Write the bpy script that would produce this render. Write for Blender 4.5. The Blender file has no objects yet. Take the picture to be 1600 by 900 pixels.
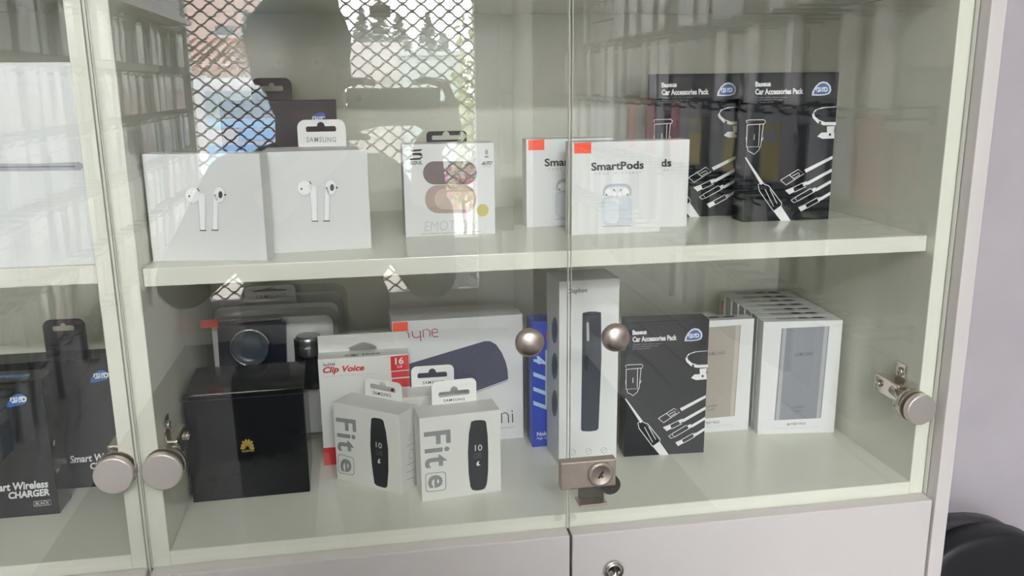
import bpy, bmesh, math, random
from mathutils import Vector, Matrix
from mathutils.geometry import tessellate_polygon
random.seed(7)
S = bpy.context.scene
COL = S.collection
V = Vector
pi = math.pi

# ------------------------------------------------------------------ camera
CZ = 1.40                                   # lens height above the shop floor
CAM = V((0.0, -0.76, CZ)); FPX = 1350.6
yaw, pitch, roll = 0.16929, 0.23219, -0.0099971
_f = V((math.sin(yaw)*math.cos(pitch), math.cos(yaw)*math.cos(pitch), -math.sin(pitch)))
_r0 = V((math.cos(yaw), -math.sin(yaw), 0)); _u0 = _r0.cross(_f)
_r = math.cos(roll)*_r0 + math.sin(roll)*_u0
_u = -math.sin(roll)*_r0 + math.cos(roll)*_u0
cd = bpy.data.cameras.new('camera'); cam = bpy.data.objects.new('camera', cd); COL.objects.link(cam)
cd.sensor_width = 36.0; cd.lens = 36.0*FPX/1600.0; cd.clip_start = 0.005; cd.clip_end = 200
cam.matrix_world = Matrix(((_r.x, _u.x, -_f.x, CAM.x), (_r.y, _u.y, -_f.y, CAM.y), (_r.z, _u.z, -_f.z, CAM.z), (0, 0, 0, 1)))
S.camera = cam

# ------------------------------------------------------------------ sky, light, exposure
SKY = 20.0
CEIL_LAMP = 80.0
w = bpy.data.worlds.new('overcast_sky'); S.world = w; w.use_nodes = True
nt = w.node_tree; nt.nodes.clear()
wo = nt.nodes.new('ShaderNodeOutputWorld'); wb = nt.nodes.new('ShaderNodeBackground')
tc = nt.nodes.new('ShaderNodeTexCoord'); nz = nt.nodes.new('ShaderNodeTexNoise'); nz.inputs['Scale'].default_value = 2.5
cr = nt.nodes.new('ShaderNodeValToRGB')
cr.color_ramp.elements[0].color = (0.86, 0.92, 1.0, 1); cr.color_ramp.elements[1].color = (1, 0.99, 0.98, 1)
nt.links.new(tc.outputs['Generated'], nz.inputs['Vector']); nt.links.new(nz.outputs[0], cr.inputs[0])
nt.links.new(cr.outputs[0], wb.inputs[0]); wb.inputs[1].default_value = SKY
nt.links.new(wb.outputs[0], wo.inputs[0])
S.view_settings.view_transform = 'Standard'; S.view_settings.look = 'None'
S.view_settings.gamma = 1; S.view_settings.use_curve_mapping = False
S.view_settings.exposure = -0.10
S.cycles.max_bounces = 14; S.cycles.transparent_max_bounces = 24
S.cycles.diffuse_bounces = 5; S.cycles.glossy_bounces = 6
S.cycles.sample_clamp_indirect = 6.0

# ------------------------------------------------------------------ helpers: pixels of the 1600x900 photograph to points of the place
def ray(px, py): return _f + _r*((px-800)/FPX) - _u*((py-450)/FPX)
def at(px, py, X=None, Y=None, Z=None):
    d = ray(px, py)
    t = (Y-CAM.y)/d.y if Y is not None else ((Z-CAM.z)/d.z if Z is not None else (X-CAM.x)/d.x)
    return CAM + d*t
GLASS_Y = -0.007
def mir(px, py, dist):                      # point of the room seen reflected in the glass, dist metres in front of the cabinet
    d = ray(px, py); t = (GLASS_Y - CAM.y + dist + GLASS_Y)/d.y
    return V((CAM.x + d.x*t, -dist, CAM.z + d.z*t))

# ------------------------------------------------------------------ materials
def lin(c):
    return tuple(((v/255)/12.92 if v/255 <= 0.04045 else ((v/255+0.055)/1.055)**2.4) for v in c)
MATS = {}
def mat(name, rgb, rough=0.5, metal=0.0, var=0.04, scale=30.0, bump=0.0, spec=0.5, emit=None, coat=0.0, rgb2=None):
    if name in MATS: return MATS[name]
    m = bpy.data.materials.new(name); m.use_nodes = True
    t = m.node_tree; b = t.nodes['Principled BSDF']
    co = lin(rgb)
    n = t.nodes.new('ShaderNodeTexNoise'); n.inputs['Scale'].default_value = scale; n.inputs['Detail'].default_value = 4
    g = t.nodes.new('ShaderNodeTexCoord'); t.links.new(g.outputs['Object'], n.inputs['Vector'])
    r = t.nodes.new('ShaderNodeValToRGB')
    c2 = lin(rgb2) if rgb2 else tuple(max(0, v*(1-var)) for v in co)
    r.color_ramp.elements[0].color = (*c2, 1); r.color_ramp.elements[1].color = (*co, 1)
    r.color_ramp.elements[0].position = 0.35; r.color_ramp.elements[1].position = 0.65
    t.links.new(n.outputs[0], r.inputs[0]); t.links.new(r.outputs[0], b.inputs['Base Color'])
    b.inputs['Roughness'].default_value = rough; b.inputs['Metallic'].default_value = metal
    b.inputs['Specular IOR Level'].default_value = spec
    b.inputs['Coat Weight'].default_value = coat
    if bump:
        bp = t.nodes.new('ShaderNodeBump'); bp.inputs['Strength'].default_value = bump; bp.inputs['Distance'].default_value = 0.002
        t.links.new(n.outputs[0], bp.inputs['Height']); t.links.new(bp.outputs[0], b.inputs['Normal'])
    if emit:
        b.inputs['Emission Color'].default_value = (*co, 1); b.inputs['Emission Strength'].default_value = emit
    MATS[name] = m; return m
def glass_mat(name, tint, f0=0.043, rough=0.0):
    m = bpy.data.materials.new(name); m.use_nodes = True
    t = m.node_tree; t.nodes.clear()
    o = t.nodes.new('ShaderNodeOutputMaterial'); tr = t.nodes.new('ShaderNodeBsdfTransparent'); gl = t.nodes.new('ShaderNodeBsdfGlossy')
    gl.inputs['Roughness'].default_value = rough; gl.inputs['Color'].default_value = (1, 1, 1, 1)
    tr.inputs['Color'].default_value = (*tint, 1)
    lw = t.nodes.new('ShaderNodeLayerWeight'); lw.inputs['Blend'].default_value = 0.5
    p = t.nodes.new('ShaderNodeMath'); p.operation = 'POWER'; p.inputs[1].default_value = 5
    a = t.nodes.new('ShaderNodeMath'); a.operation = 'MULTIPLY_ADD'; a.inputs[1].default_value = 1-f0; a.inputs[2].default_value = f0
    mx = t.nodes.new('ShaderNodeMixShader')
    t.links.new(lw.outputs['Facing'], p.inputs[0]); t.links.new(p.outputs[0], a.inputs[0]); t.links.new(a.outputs[0], mx.inputs[0])
    t.links.new(tr.outputs[0], mx.inputs[1]); t.links.new(gl.outputs[0], mx.inputs[2]); t.links.new(mx.outputs[0], o.inputs['Surface'])
    MATS[name] = m; return m
GLASS = glass_mat('door_glass', (0.992, 0.998, 0.986), 0.047)
CLEAR = glass_mat('clear_blister_plastic', (0.975, 0.975, 0.975), 0.05, 0.05)
WRAP = glass_mat('shrink_film', (0.99, 0.99, 0.99), 0.04, 0.06)
WHITE = mat('white_melamine', (229, 229, 217), 0.16, var=0.02, scale=6)
CREAM = mat('white_lacquer_front', (201, 196, 192), 0.34, var=0.02, scale=5)
EDGE = mat('pale_glass_edge', (226, 228, 218), 0.2)
CHROME = mat('chrome', (222, 214, 206), 0.10, 1.0, var=0.03)
SATIN = mat('satin_chrome', (240, 232, 226), 0.42, 1.0, var=0.02)
NICKEL = mat('satin_nickel', (196, 184, 176), 0.34, 1.0, var=0.03)
BRONZE = mat('brushed_bronze_grey', (172, 160, 150), 0.5, 0.8, var=0.08, scale=120)
DARKMETAL = mat('dark_metal', (96, 96, 92), 0.3, 0.9)
CARD = mat('white_card', (226, 227, 226), 0.42, var=0.015, scale=15)
CARDW = mat('warm_white_card', (226, 226, 221), 0.42, var=0.02, scale=15)
BLACKBOX = mat('black_gloss_card', (24, 26, 28), 0.12, var=0.15, scale=8, spec=0.35)
BLACKMATT = mat('black_card', (30, 31, 37), 0.28, var=0.15, scale=8)
NAVY = mat('navy_print', (31, 37, 50), 0.3)
INK = mat('black_ink', (35, 35, 38), 0.5)
GREYINK = mat('grey_ink', (150, 151, 151), 0.5)
LIGHTINK = mat('pale_grey_ink', (190, 190, 190), 0.5)
WHITEINK = mat('white_ink', (232, 232, 232), 0.5)
REDINK = mat('red_ink', (202, 48, 50), 0.5)
ORANGE = mat('orange_price_sticker', (250, 84, 52), 0.55, var=0.06)
BLUELOGO = mat('blue_logo', (58, 116, 190), 0.4, rgb2=(36, 80, 150), scale=60)
GOLD = mat('gold_foil', (188, 160, 76), 0.35, 0.4)
PLASTER = mat('lilac_grey_plaster', (184, 178, 182), 0.85, var=0.08, scale=7, bump=0.25)
PAINT = mat('shop_wall_paint', (228, 228, 225), 0.7, var=0.04, scale=4)

# ------------------------------------------------------------------ mesh building
def obj(name, bm, m=None, parent=None, smooth=False):
    me = bpy.data.meshes.new(name)
    if not isinstance(bm, bmesh.types.BMesh): me = bm
    else:
        bmesh.ops.recalc_face_normals(bm, faces=bm.faces[:]) if getattr(bm, 'is_valid', True) and len(bm.faces) and not bm.faces.layers.int.get('flat') else None
        bm.to_mesh(me); bm.free()
    if m is not None and not me.materials:
        for x in (m if isinstance(m, (list, tuple)) else [m]): me.materials.append(x)
    if smooth:
        for p in me.polygons: p.use_smooth = True
    o = bpy.data.objects.new(name, me); COL.objects.link(o)
    if parent is not None: o.parent = parent
    return o
def thing(name, label, cat, loc=(0, 0, 0), rz=0.0, group=None):
    o = bpy.data.objects.new(name, None); COL.objects.link(o); o.empty_display_size = 0.02
    o.location = loc; o.rotation_euler = (0, 0, rz); o['label'] = label; o['category'] = cat
    if group: o['group'] = group
    return o
def tag(o, label, cat, group=None):
    o['label'] = label; o['category'] = cat
    if group: o['group'] = group
    return o
def structure(o): o['kind'] = 'structure'; return o
def box(bm, lo, hi, bev=0.0, mi=0, rot=None, piv=None):
    lo, hi = V(lo), V(hi); c = (lo+hi)/2; d = hi-lo
    g = bmesh.ops.create_cube(bm, size=1.0)['verts']
    for v in g: v.co = V((v.co.x*d.x, v.co.y*d.y, v.co.z*d.z))
    es = set(e for v in g for e in v.link_edges)
    allv = g
    if bev:
        r = bmesh.ops.bevel(bm, geom=list(es), offset=bev, segments=2, affect='EDGES', profile=0.6)
        allv = list(set(v for f in r['faces'] for v in f.verts) | set(v for v in g if v.is_valid))
    fs = set(f for v in allv for f in v.link_faces)
    for f in fs: f.material_index = mi
    for v in allv:
        v.co = v.co + c
        if rot is not None: v.co = (piv or c) + rot @ (v.co - (piv or c))
    return allv
def bx(lo, hi, bev=0.0, **k):
    bm = bmesh.new(); box(bm, lo, hi, bev, **k); return bm
def cyl(bm, p0, p1, r0, r1=None, seg=20, cap=True, mi=0):
    p0, p1 = V(p0), V(p1); r1 = r0 if r1 is None else r1
    ax = (p1-p0); q = ax.to_track_quat('Z', 'Y')
    A = [bm.verts.new(p0 + q @ V((r0*math.cos(2*pi*i/seg), r0*math.sin(2*pi*i/seg), 0))) for i in range(seg)]
    B = [bm.verts.new(p1 + q @ V((r1*math.cos(2*pi*i/seg), r1*math.sin(2*pi*i/seg), 0))) for i in range(seg)]
    for i in range(seg):
        f = bm.faces.new((A[i], A[(i+1) % seg], B[(i+1) % seg], B[i])); f.material_index = mi; f.smooth = True
    if cap:
        bm.faces.new(A[::-1]).material_index = mi; bm.faces.new(B).material_index = mi
def lathe(bm, prof, origin, axis, seg=32, mi=0):        # prof: (radius, height along axis)
    q = V(axis).to_track_quat('Z', 'Y'); o = V(origin); rows = []
    for r, h in prof:
        rows.append([bm.verts.new(o + q @ V((max(r, 1e-5)*math.cos(2*pi*i/seg), max(r, 1e-5)*math.sin(2*pi*i/seg), h))) for i in range(seg)])
    for a, b in zip(rows, rows[1:]):
        for i in range(seg):
            f = bm.faces.new((a[i], a[(i+1) % seg], b[(i+1) % seg], b[i])); f.material_index = mi; f.smooth = True
    bm.faces.new(rows[0][::-1]).material_index = mi; bm.faces.new(rows[-1]).material_index = mi
def tube(bm, pts, r, seg=6, mi=0, flat=1.0):
    pts = [V(p) for p in pts]; rows = []
    for i, p in enumerate(pts):
        d = (pts[min(i+1, len(pts)-1)] - pts[max(i-1, 0)]).normalized()
        q = d.to_track_quat('Z', 'Y')
        rr = r[i] if isinstance(r, (list, tuple)) else r
        rows.append([bm.verts.new(p + q @ V((rr*math.cos(2*pi*k/seg), flat*rr*math.sin(2*pi*k/seg), 0))) for k in range(seg)])
    for a, b in zip(rows, rows[1:]):
        for k in range(seg):
            f = bm.faces.new((a[k], a[(k+1) % seg], b[(k+1) % seg], b[k])); f.smooth = True; f.material_index = mi
    bm.faces.new(rows[0][::-1]).material_index = mi; bm.faces.new(rows[-1]).material_index = mi
def ball(bm, c, r, seg=16, mi=0):
    r = (r, r, r) if not isinstance(r, (tuple, list)) else r
    g = bmesh.ops.create_uvsphere(bm, u_segments=seg, v_segments=max(6, seg//2+2), radius=1.0)['verts']
    for v in g: v.co = V((v.co.x*r[0], v.co.y*r[1], v.co.z*r[2])) + V(c)
    for v in g:
        for f in v.link_faces: f.smooth = True; f.material_index = mi
def plate(bm, loops, frame, t, mi=0):
    """prism of thickness t; loops = [outer, hole...] of (a, b); frame(a, b, c) gives a point, c = 0..t is the thickness"""
    tri = tessellate_polygon([[V((a, b, 0)) for a, b in l] for l in loops])
    flat = [p for l in loops for p in l]
    F = [bm.verts.new(frame(a, b, 0)) for a, b in flat]
    fs = []
    for x in tri: 
        try: fs.append(bm.faces.new([F[i] for i in x]))
        except ValueError: pass
    if t:
        B = [bm.verts.new(frame(a, b, t)) for a, b in flat]
        for x in tri:
            try: fs.append(bm.faces.new([B[i] for i in x][::-1]))
            except ValueError: pass
        s = 0
        for l in loops:
            n = len(l)
            for i in range(n):
                j = (i+1) % n; fs.append(bm.faces.new((F[s+i], F[s+j], B[s+j], B[s+i])))
            s += n
    for f in fs: f.material_index = mi
def rrect(x0, y0, x1, y1, r, n=6, corners=(1, 1, 1, 1)):
    out = []
    for k, (cx, cy, a0) in enumerate(((x1, y1, 0), (x0, y1, 90), (x0, y0, 180), (x1, y0, 270))):
        if not corners[k]: out.append((cx, cy)); continue
        sx, sy = (1, 1), None
        ccx = cx - r if cx == x1 else cx + r; ccy = cy - r if cy == y1 else cy + r
        for i in range(n+1):
            a = math.radians(a0 + 90*i/n); out.append((ccx + r*math.cos(a), ccy + r*math.sin(a)))
    return out
def ell(cx, cy, rx, ry=None, n=24, a0=0, a1=360):
    ry = rx if ry is None else ry
    m = n if abs(a1-a0) >= 360 else n+1
    return [(cx + rx*math.cos(math.radians(a0+(a1-a0)*i/n)), cy + ry*math.sin(math.radians(a0+(a1-a0)*i/n))) for i in range(m)]
def euro(cx, cy, wd, ht):                              # hanging slot with a bump in the middle
    h = ht/2; b = wd*0.13
    return ([(cx-wd/2+h*0.3, cy-h), (cx+wd/2-h*0.3, cy-h), (cx+wd/2, cy-h*0.5), (cx+wd/2, cy+h*0.4), (cx+wd/2-h*0.4, cy+h)]
            + [(cx+b*1.5, cy+h)] + ell(cx, cy+h, b, b*1.1, 8, 0, 180) + [(cx-b*1.5, cy+h), (cx-wd/2+h*0.4, cy+h), (cx-wd/2, cy+h*0.4), (cx-wd/2, cy-h*0.5)])
_fc = {}
def glyphs(s, bold=0.0, shear=0.0, space=1.0):
    k = (s, bold, shear, space)
    if k in _fc: return _fc[k]
    cu = bpy.data.curves.new('text', 'FONT'); cu.body = s; cu.size = 1; cu.offset = bold; cu.shear = shear
    cu.space_character = space; cu.resolution_u = 3
    o = bpy.data.objects.new('text', cu); COL.objects.link(o)
    dg = bpy.context.evaluated_depsgraph_get(); dg.update()
    me = bpy.data.meshes.new_from_object(o.evaluated_get(dg))
    vs = [(v.co.x, v.co.y) for v in me.vertices]; fs = [tuple(p.vertices) for p in me.polygons]
    bpy.data.objects.remove(o); bpy.data.curves.remove(cu); bpy.data.meshes.remove(me)
    x0, x1 = min(v[0] for v in vs), max(v[0] for v in vs); y0, y1 = min(v[1] for v in vs), max(v[1] for v in vs)
    _fc[k] = ([((x-x0)/(x1-x0), (y-y0)/(y1-y0)) for x, y in vs], fs)
    return _fc[k]
LIFT = 0.00035

class Pack:
    """a carton: front bottom corners (pixels) on a surface of height z; local axes x right, y into the cabinet, z up"""
    def __init__(s, name, label, cat, z, BL, BR, top, d, m, group=None, bev=0.0006, body='carton', w=None, dz=0, build=True):
        a, b = at(*BL, Z=z), at(*BR, Z=z)
        s.rz = math.atan2(b.y-a.y, b.x-a.x); s.w = w or (b-a).length; s.d = d
        if isinstance(top, (tuple, list)):
            n = V((-(b-a).y, (b-a).x, 0)); dr = ray(*top); t = (a-CAM).dot(n)/dr.dot(n); s.h = (CAM+dr*t).z - z
        else: s.h = top
        u = (b-a).normalized(); n = V((-u.y, u.x, 0))
        c = a + u*s.w/2 + n*d/2; c.z = z
        s.make(name, label, cat, c, m, group, bev, body)
    @classmethod
    def place(cls, name, label, cat, c, rz, w, d, h, m, group=None, bev=0.0006, body='carton'):
        s = cls.__new__(cls); s.rz, s.w, s.d, s.h = rz, w, d, h; s.make(name, label, cat, V(c), m, group, bev, body); return s
    def make(s, name, label, cat, c, m, group, bev, body):
        s.root = thing(name, label, cat, c, s.rz, group)
        s.M = Matrix.Translation(c) @ Matrix.Rotation(s.rz, 4, 'Z'); s.I = s.M.inverted()
        s.tabw = None
        if m is not None: s.body = obj(body, bx((-s.w/2, -s.d/2, 0), (s.w/2, s.d/2, s.h), bev), m, s.root)
    def plane(s, face):
        return {'front': (1, -s.d/2, -1), 'left': (0, -s.w/2, -1), 'right': (0, s.w/2, 1), 'top': (2, s.h, 1), 'tab': (1, s.d/2-0.0008, -1)}[face]
    def hit(s, px, face, lift=1.0, ref=None):
        if ref is not None:                              # same design printed on another carton
            p = ref.hit(px, face, 0); q = V((p.x/ref.w*s.w, p.y/ref.d*s.d, p.z/ref.h*s.h))
        else:
            o = s.I @ CAM; d = s.I.to_3x3() @ ray(*px)
            ax, val, sg = s.plane(face); q = o + d*((val-o[ax])/d[ax])
        ax, val, sg = s.plane(face); q[ax] = val + sg*LIFT*lift
        return q
    def poly(s, name, pts, m, face='front', lift=1.0, ref=None, holes=(), label=None):
        P = [[s.hit(p, face, lift, ref) for p in l] for l in [pts]+list(holes)]
        ax = s.plane(face)[0]; ij = [i for i in range(3) if i != ax]
        tri = tessellate_polygon([[V((q[ij[0]], q[ij[1]], 0)) for q in l] for l in P])
        bm = bmesh.new(); F = [bm.verts.new(q) for l in P for q in l]
        for t in tri:
            try: bm.faces.new([F[i] for i in t])
            except ValueError: pass
        s.face_out(bm, face); o = s.emit(name, bm, m)
        if label: o['label'] = label
        return o
    def many(s, name, polys, m, face='front', lift=1.0, ref=None):
        bm = bmesh.new(); ax = s.plane(face)[0]; ij = [i for i in range(3) if i != ax]
        for pts in polys:
            P = [s.hit(p, face, lift, ref) for p in pts]; F = [bm.verts.new(q) for q in P]
            for t in tessellate_polygon([[V((q[ij[0]], q[ij[1]], 0)) for q in P]]):
                try: bm.faces.new([F[i] for i in t])
                except ValueError: pass
        s.face_out(bm, face); return s.emit(name, bm, m)
    def line(s, name, paths, m, wd=0.0006, face='front', lift=1.0, ref=None):
        bm = bmesh.new(); ax, val, sg = s.plane(face); n = V((0, 0, 0)); n[ax] = sg
        for pts in paths:
            P = [s.hit(p, face, lift, ref) for p in pts]
            L = []
            for i, p in enumerate(P):
                d = (P[min(i+1, len(P)-1)]-P[max(i-1, 0)])
                if d.length < 1e-9: d = V((1, 0, 0))
                k = n.cross(d.normalized())*wd/2; L.append((bm.verts.new(p-k), bm.verts.new(p+k)))
            for a, b in zip(L, L[1:]): bm.faces.new((a[0], b[0], b[1], a[1]))
        s.face_out(bm, face); return s.emit(name, bm, m)
    def text(s, name, body, p0, p1, p2, m, face='front', bold=0.0, shear=0.0, space=1.0, lift=1.0, ref=None):
        """p0 bottom-left, p1 bottom-right, p2 top-left of the lettering, in pixels"""
        vs, fs = glyphs(body, bold, shear, space)
        o, a, b = (s.hit(p, face, lift, ref) for p in (p0, p1, p2))
        bm = bmesh.new(); F = [bm.verts.new(o + (a-o)*x + (b-o)*y) for x, y in vs]
        for f in fs:
            try: bm.faces.new([F[i] for i in f])
            except ValueError: pass
        s.face_out(bm, face); return s.emit(name, bm, m)
    def face_out(s, bm, face):
        ax, val, sg = s.plane(face); bm.normal_update()
        for f in bm.faces:
            if f.normal[ax]*sg < 0: f.normal_flip()
        bm.faces.layers.int.new('flat')
    def emit(s, name, bm, m): return obj(name, bm, m, s.root)
    def tab(s, x0, x1, zt, m, hole=None, r=0.008, y=None, t=0.0008, name='hang_tab'):
        """hanging tab standing on the back top edge; x0, x1, zt local; hole (cx, cz, w, h)"""
        y = s.d/2 - t if y is None else y
        bm = bmesh.new()
        loops = [rrect(x0, s.h-0.004, x1, zt, r, corners=(1, 1, 0, 0))]
        if hole: loops.append(hole if isinstance(hole, list) else euro(*hole))
        plate(bm, loops, lambda a, b, c: V((a, y+c, b)), t)
        return obj(name, bm, m, s.root)
    def tabpx(s, xl, xr, yt, m, hole=None, r=0.008):
        a = s.hit((xl, yt), 'tab', 0); b = s.hit((xr, yt), 'tab', 0)
        hh = None
        if hole: 
            c = s.hit((hole[0], hole[1]), 'tab', 0); e = s.hit((hole[0]+hole[2], hole[1]), 'tab', 0); f = s.hit((hole[0], hole[1]+hole[3]), 'tab', 0)
            hh = (c.x, c.z, e.x-c.x, c.z-f.z)
        return s.tab(a.x, b.x, a.z if a.z > b.z else (a.z+b.z)/2, m, hh, r)

# ================================================================== THE CABINETS
K = 0.76/0.65
ZF = CZ - 0.3544*K            # floor of the glazed compartment
ZS = CZ - 0.1302*K            # top of the shelf
ZU = CZ + 0.0705*K            # underside of the upper shelf
XL, XR = -0.178*K+0.0008, 0.4888*K
TH = 0.016; DEP = 0.325
ZTOP = 2.02
def cabinet(label, x0, x1, zs, end_panel):
    c = thing('display_cabinet', label, 'cabinet', ((x0+x1)/2, DEP/2, 0))
    ox, oy = (x0+x1)/2, DEP/2
    L = lambda x, y, z: (x-ox, y-oy, z)
    def part(name, lo, hi, m=WHITE, bev=0.0008, par=c):
        return obj(name, bx(L(*lo), L(*hi), bev), m, par)
    sides = []
    for xa in (x0, x1-TH): sides.append(part('side_panel', (xa, 0, 0.08), (xa+TH, DEP, ZTOP)))
    part('back_panel', (x0+TH, DEP-0.006, 0.08), (x1-TH, DEP, ZTOP))
    part('bottom_panel', (x0+TH, 0, ZF-TH), (x1-TH, DEP-0.006, ZF))
    part('base_panel', (x0+TH, 0, 0.08), (x1-TH, DEP-0.006, 0.08+TH))
    part('top_panel', (x0, -0.002, ZTOP), (x1, DEP, ZTOP+TH))
    part('shelf', (x0+TH+0.0006, 0.012, zs-TH), (x1-TH-0.0006, DEP-0.007, zs))
    part('shelf', (x0+TH+0.0006, 0.012, ZU), (x1-TH-0.0006, DEP-0.007, ZU+TH))
    part('plinth', (x0+TH, 0.03, 0), (x1-TH, 0.046, 0.08))
    if end_panel:
        part('end_panel', (x1, -0.022, 0), (x1+TH, DEP, ZTOP+0.02), CREAM)
    return c, part, sides, L
ZB = CZ - 0.366*K             # top of the drawer fronts
XM = at(887.6, 450, Y=0).x    # gap between the two glass doors
main, mpart, msides, ML = cabinet('white wall cabinet behind two clear glass doors, holding white gadget boxes', XL, XR, ZS, True)
left, lpart, lsides, LL = cabinet('white wall cabinet at the left edge of the photo with black charger boxes', -0.985, XL-0.0016, CZ-0.1262*K, False)
def door(part, L, xa, xb, tilt=0.0, hinge='left'):
    o = part('glass_door', (xa, -0.0075, ZB+0.0015), (xb, -0.0025, ZTOP+0.012), GLASS, 0.0004)
    return o
GD = [door(mpart, ML, XL+0.0012, XM-0.0012), door(mpart, ML, XM+0.0012, XR-0.001)]
GL = [door(lpart, LL, -0.56, XL-0.0028), door(lpart, LL, -0.984, -0.5625)]
# thin green edges of the panes belong to the panes
for (dr, xa, L) in ((GD[0], XL+0.0012, ML), (GD[0], XM-0.0016, ML), (GD[1], XM+0.0012, ML), (GD[1], XR-0.0014, ML), (GL[0], XL-0.0032, LL), (GL[0], -0.56, LL)):
    obj('polished_edge', bx(L(xa, -0.0074, ZB+0.002), L(xa+0.0004, -0.0026, ZTOP+0.011)), EDGE, dr)
# drawer fronts
dm = [mpart('drawer_front', (XL+0.0012, -0.0185, 0.085), (XM-0.0012, -0.0008, ZB), CREAM, 0.0012),
      mpart('drawer_front', (XM+0.0012, -0.0185, 0.085), (XR-0.001, -0.0008, ZB), CREAM, 0.0012)]
dl = [lpart('drawer_front', (-0.984, -0.0185, 0.085), (-0.5615, -0.0008, ZB), CREAM, 0.0012),
      lpart('drawer_front', (-0.5585, -0.0185, 0.085), (XL-0.0028, -0.0008, ZB), CREAM, 0.0012)]
# keyhole lock of the right drawer
k = V(ML(*at(958, 890, Y=-0.0187)))
bm = bmesh.new()
lathe(bm, [(0.0105, 0), (0.0105, 0.003), (0.0092, 0.0042), (0.0080, 0.0030), (0.0074, 0.0042), (0.0062, 0.0046), (0.0058, 0.0036), (0.0, 0.0036)], k, (0, -1, 0))
box(bm, k+V((-0.0006, -0.0041, -0.003)), k+V((0.0006, -0.0034, 0.003)), mi=1)
obj('lock_cylinder', bm, [CHROME, INK], dm[1])
# ball knobs on the doors
for (px, py, dr) in ((828, 536, GD[0]), (962.5, 528, GD[1])):
    k = V(ML(*at(px, py, Y=-0.0265))); k.y = -0.0075-DEP/2
    bm = bmesh.new()
    lathe(bm, [(0.0055, 0), (0.0055, 0.009), (0.0105, 0.0115), (0.0130, 0.0150), (0.0134, 0.0180), (0.0126, 0.0210), (0.0104, 0.0232), (0.0066, 0.0247), (0.0, 0.0252)], k, (0, -1, 0))
    obj('door_knob', bm, NICKEL, dr)
# glass hinges: round cap on the pane, cup behind it, arm to a plate screwed to the side panel
def hinge(px, py, dr, side, L, s, rad=0.0172):
    k = V(L(*at(px, py, Y=-0.0135)))
    k.y = -0.0075-DEP/2
    bm = bmesh.new()
    lathe(bm, [(rad, 0), (rad, 0.0045), (rad*0.985, 0.0058), (rad*0.95, 0.0066), (rad*0.93, 0.0068), (rad*0.925, 0.0068), (0, 0.0068)], k, (0, -1, 0))
    obj('hinge_cap', bm, SATIN, dr)
    bm = bmesh.new(); kb = V((k.x, -0.0025-DEP/2, k.z))
    lathe(bm, [(rad*1.02, 0), (rad*1.02, 0.008), (rad*0.8, 0.0105), (0, 0.0105)], kb, (0, 1, 0), mi=0)
    xw = (XL+TH if s > 0 else XR-TH) if L is ML else XL-0.0016-TH
    xw -= L(0, 0, 0)[0]*-1
    xe = xw + s*0.011
    tube(bm, [(kb.x+s*0.004, kb.y+0.007, kb.z+0.002), (xe-s*0.001, kb.y+0.016, kb.z+0.006), (xe, kb.y+0.030, kb.z+0.009)], 0.0062, 10, flat=0.9)
    obj('hinge_cup', bm, CHROME, dr)
    bm = bmesh.new(); y0 = kb.y+0.024
    box(bm, (min(xw, xw+s*0.003), y0, kb.z-0.018), (max(xw, xw+s*0.003), y0+0.017, kb.z+0.036), 0.001)
    box(bm, (min(xw+s*0.002, xe+s*0.003), y0-0.006, kb.z-0.002), (max(xw+s*0.002, xe+s*0.003), y0+0.036, kb.z+0.017), 0.002)
    for zz in (-0.011, 0.027):
        lathe(bm, [(0.0046, 0), (0.0046, 0.002), (0.0026, 0.0028), (0.0022, 0.001), (0, 0.001)], (xw+s*0.003, y0+0.0085, kb.z+zz), (s, 0, 0), 16)
    lathe(bm, [(0.0042, 0), (0.0042, 0.003), (0.002, 0.003), (0.002, 0.0015), (0, 0.0015)], (xe+s*0.003, y0+0.028, kb.z+0.0075), (s, 0, 0), 16)
    obj('hinge_arm', bm, CHROME, side)
hinge(253, 738, GD[0], msides[0], ML, 1)
hinge(1440, 641, GD[1], msides[1], ML, -1, 0.0165)
hinge(177, 744, GL[0], lsides[1], LL, -1)
# glass lock bridging the two doors
c = V(ML(*at(920, 742, Y=-0.019))); y = -0.0075-DEP/2
bm = bmesh.new()
box(bm, (c.x-0.0272, y-0.011, c.z-0.0140), (c.x+0.0272, y, c.z+0.0140), 0.0012)
kk = V((c.x+0.0115, y-0.011, c.z))
lathe(bm, [(0.0128, 0), (0.0128, 0.0016), (0.0112, 0.0032), (0.0095, 0.0036), (0.0088, 0.0026), (0, 0.0026)], kk, (0, -1, 0))
box(bm, kk+V((-0.001, -0.0030, -0.0042)), kk+V((0.001, -0.0024, 0.0042)), mi=1, rot=Matrix.Rotation(0.6, 3, 'Y'))
cyl(bm, kk+V((0.001, -0.0025, -0.0018)), kk+V((0.001, -0.0034, -0.0018)), 0.0014, mi=2, seg=10)
obj('glass_door_lock', bm, [BRONZE, INK, CHROME], GD[1])
bm = bmesh.new(); kb = V(ML(*at(957, 752, Y=0.006)))
cyl(bm, kb+V((-0.004, -0.0085, 0)), kb+V((-0.004, 0.004, 0)), 0.0098, seg=24)
obj('lock_nut', bm, DARKMETAL, GD[1])
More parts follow.
